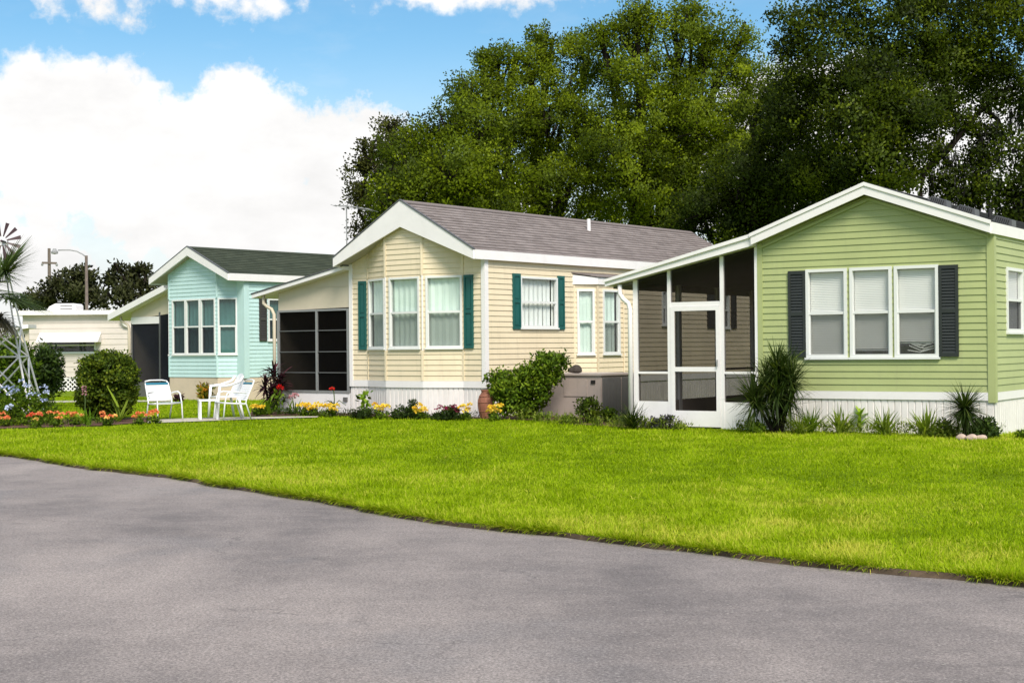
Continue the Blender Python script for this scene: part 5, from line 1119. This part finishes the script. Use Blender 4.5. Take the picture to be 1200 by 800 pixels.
tree('far_tree', 78, 62, [(40, 350, 10), (60, 343, 15), (74, 331, 10), (50, 352, 14), (30, 354, 9), (85, 347, 14), (66, 334, 7)], 'leftmost round dark tree beyond the trailer roof', 'far_leaf', .22, .12, 60, .5, 11, .2, G2)
tree('far_tree', 76, 98, [(95, 338, 17), (85, 325, 9), (110, 342, 16), (108, 325, 8), (122, 352, 13), (97, 320, 6)], 'middle dark tree around the lamp pole beyond the trailer', 'far_leaf', .22, .12, 60, .5, 11, .2, G2)
tree('far_tree', 72, 152, [(150, 348, 16), (158, 332, 12), (142, 336, 10), (172, 332, 9), (180, 345, 12), (134, 322, 5), (138, 314, 3.5), (170, 314, 4), (160, 316, 4), (149, 326, 7), (127, 326, 4)], 'right far tree with spiky twigs left of the mint home roof', 'far_leaf', .2, .11, 55, .42, 12, .2, G2)

# ================================================================== SKY, SUN, CAMERA
SUN_EL = math.radians(46); SUN_AZ = math.radians(164)     # azimuth clockwise from +Y (camera looks along +Y)
w = bpy.data.worlds.new('World'); S.world = w; w.use_nodes = True; nt = w.node_tree; L = nt.links.new; bg = nt.nodes['Background']
sky = N(nt, 'ShaderNodeTexSky', sky_type='NISHITA'); sky.sun_disc = False; sky.sun_elevation = SUN_EL; sky.sun_rotation = SUN_AZ; sky.air_density = 1.0; sky.dust_density = .6; sky.ozone_density = 1.5
tc = N(nt, 'ShaderNodeTexCoord'); sep = N(nt, 'ShaderNodeSeparateXYZ'); L(tc.outputs['Generated'], sep.inputs[0])
def MA(op, a, b=None, c=None, clamp=False):
    n = N(nt, 'ShaderNodeMath', operation=op); n.use_clamp = clamp
    for i, v in enumerate((a, b, c)):
        if v is None: continue
        if isinstance(v, (int, float)): n.inputs[i].default_value = v
        else: L(v, n.inputs[i])
    return n.outputs[0]
def noise3(sc, det, ro, off=0.0, vs=(1, 1, 1)):
    mp = N(nt, 'ShaderNodeMapping'); mp.inputs['Location'].default_value = (off, off*.7, off*.3); mp.inputs['Scale'].default_value = vs; L(tc.outputs['Generated'], mp.inputs[0])
    n = N(nt, 'ShaderNodeTexNoise', Scale=sc, Detail=det, Roughness=ro); L(mp.outputs[0], n.inputs['Vector']); return n.outputs['Fac']
az = MA('MULTIPLY', MA('ARCTAN2', sep.outputs[0], sep.outputs[1]), 57.2958); el = MA('MULTIPLY', MA('ARCSINE', sep.outputs[2]), 57.2958)
f1 = noise3(15., 10., .62, 4.4); f2 = noise3(42., 8., .6, 1.7)
edge_n = MA('ADD', MA('MULTIPLY', MA('SUBTRACT', f1, .5), 3.0), MA('MULTIPLY', MA('SUBTRACT', f2, .5), 2.6))
def ae(px, py):
    d = ray(px, py); return math.degrees(math.atan2(d[0], d[1])), math.degrees(math.asin(d[2]/math.sqrt(sum(q*q for q in d))))
den = None
for (px, py, rx, ry) in ((20, 150, 130, 75), (95, 150, 120, 76), (150, 130, 75, 55), (200, 180, 110, 62), (275, 120, 55, 45), (310, 170, 95, 72), (370, 165, 80, 50), (440, 150, 36, 36), (430, 205, 90, 70), (300, 260, 260, 70), (100, 215, 200, 60), (-60, 120, 90, 60), (20, 300, 130, 48), (560, 290, 150, 90),
                         (220, -2, 135, 30), (310, 4, 60, 20), (120, -25, 80, 36), (500, -8, 110, 24), (610, -8, 70, 22), (440, -12, 60, 20), (1050, 200, 300, 130)):
    a, e = ae(px, py); sx = rx/F*57.3; sy = ry/F*57.3
    q = MA('ADD', MA('POWER', MA('ABSOLUTE', MA('DIVIDE', MA('SUBTRACT', az, a), sx)), 2.0), MA('POWER', MA('ABSOLUTE', MA('DIVIDE', MA('SUBTRACT', el, e), sy)), 2.0))
    v = MA('MULTIPLY', MA('SUBTRACT', 1.0, MA('SQRT', q)), min(sx, sy)*1.0)
    den = v if den is None else MA('SMOOTH_MAX', den, v, .5)
den = MA('ADD', den, edge_n)
mk = N(nt, 'ShaderNodeMapRange', interpolation_type='SMOOTHSTEP'); mk.inputs['From Min'].default_value = -.10; mk.inputs['From Max'].default_value = .75; L(den, mk.inputs['Value'])
# the rest of the sky: broken cumulus, and pale haze low down
gen = noise3(3.2, 9., .6, 7.3, (1, 1, 1.8)); gm = N(nt, 'ShaderNodeMapRange', interpolation_type='SMOOTHSTEP'); gm.inputs['From Min'].default_value = .46; gm.inputs['From Max'].default_value = .60; L(gen, gm.inputs['Value'])
away = N(nt, 'ShaderNodeMapRange', interpolation_type='SMOOTHSTEP'); away.inputs['From Min'].default_value = 24.; away.inputs['From Max'].default_value = 34.; L(MA('ABSOLUTE', az), away.inputs['Value'])
hi = N(nt, 'ShaderNodeMapRange', interpolation_type='SMOOTHSTEP'); hi.inputs['From Min'].default_value = 16.; hi.inputs['From Max'].default_value = 22.; L(el, hi.inputs['Value'])
other = MA('MULTIPLY', gm.outputs[0], MA('MAXIMUM', away.outputs[0], hi.outputs[0]))
cl = MA('MAXIMUM', mk.outputs[0], other)
lowh = N(nt, 'ShaderNodeMapRange', interpolation_type='SMOOTHSTEP'); lowh.inputs['From Min'].default_value = 13.; lowh.inputs['From Max'].default_value = 1.; L(el, lowh.inputs['Value'])
cl = MA('MAXIMUM', cl, MA('MULTIPLY', lowh.outputs[0], .93))
wisp = N(nt, 'ShaderNodeMapRange', interpolation_type='SMOOTHSTEP'); wisp.inputs['From Min'].default_value = .42; wisp.inputs['From Max'].default_value = .75; L(noise3(7., 6., .6, 5.5, (1, 1, 2.5)), wisp.inputs['Value'])
cl = MA('MAXIMUM', cl, MA('MULTIPLY', wisp.outputs[0], .18))
shade = N(nt, 'ShaderNodeMapRange'); shade.inputs['From Min'].default_value = .3; shade.inputs['From Max'].default_value = .7; shade.inputs['To Min'].default_value = .84; shade.inputs['To Max'].default_value = 1.06; L(noise3(9., 7., .6, 2.2, (1, 1, 2)), shade.inputs['Value'])
CLOUD = 4.45
cc = N(nt, 'ShaderNodeMixRGB', blend_type='MULTIPLY'); cc.inputs[0].default_value = 1; cc.inputs[1].default_value = (CLOUD, CLOUD*.99, CLOUD*.98, 1); L(shade.outputs[0], cc.inputs[2])
SKYMUL = .78
sk = N(nt, 'ShaderNodeMixRGB', blend_type='MULTIPLY'); sk.inputs[0].default_value = 1; L(sky.outputs[0], sk.inputs[1]); sk.inputs[2].default_value = (.50*SKYMUL, .74*SKYMUL, .80*SKYMUL, 1)
mx = N(nt, 'ShaderNodeMixRGB'); L(cl, mx.inputs[0]); L(sk.outputs[0], mx.inputs[1]); L(cc.outputs[0], mx.inputs[2])
L(mx.outputs[0], bg.inputs['Color']); bg.inputs['Strength'].default_value = .12
sl = bpy.data.lights.new('sun', 'SUN'); sl.energy = 2.35; sl.angle = math.radians(22.0); sl.color = (1, .93, .83)
so = bpy.data.objects.new('sun', sl); C.objects.link(so)
from mathutils import Vector, Matrix
dv = Vector((math.sin(SUN_AZ)*math.cos(SUN_EL), math.cos(SUN_AZ)*math.cos(SUN_EL), math.sin(SUN_EL))); so.rotation_euler = dv.to_track_quat('Z', 'Y').to_euler(); so.location = (0, -5, 30)
cam = bpy.data.cameras.new('camera'); cam.sensor_width = 36; cam.sensor_fit = 'HORIZONTAL'; cam.lens = F/1200*36; cam.clip_end = 3000; cam.clip_start = .1
co = bpy.data.objects.new('camera', cam); C.objects.link(co)
co.matrix_world = Matrix.Translation((0, 0, CH)) @ Matrix.Rotation(math.pi/2+PITCH, 4, 'X') @ Matrix.Rotation(ROLL, 4, 'Z')
S.camera = co
S.view_settings.view_transform = 'Standard'; S.view_settings.look = 'None'; S.view_settings.gamma = 1; S.view_settings.exposure = .99; S.view_settings.use_curve_mapping = False
S.cycles.transparent_max_bounces = 24; S.cycles.max_bounces = 8
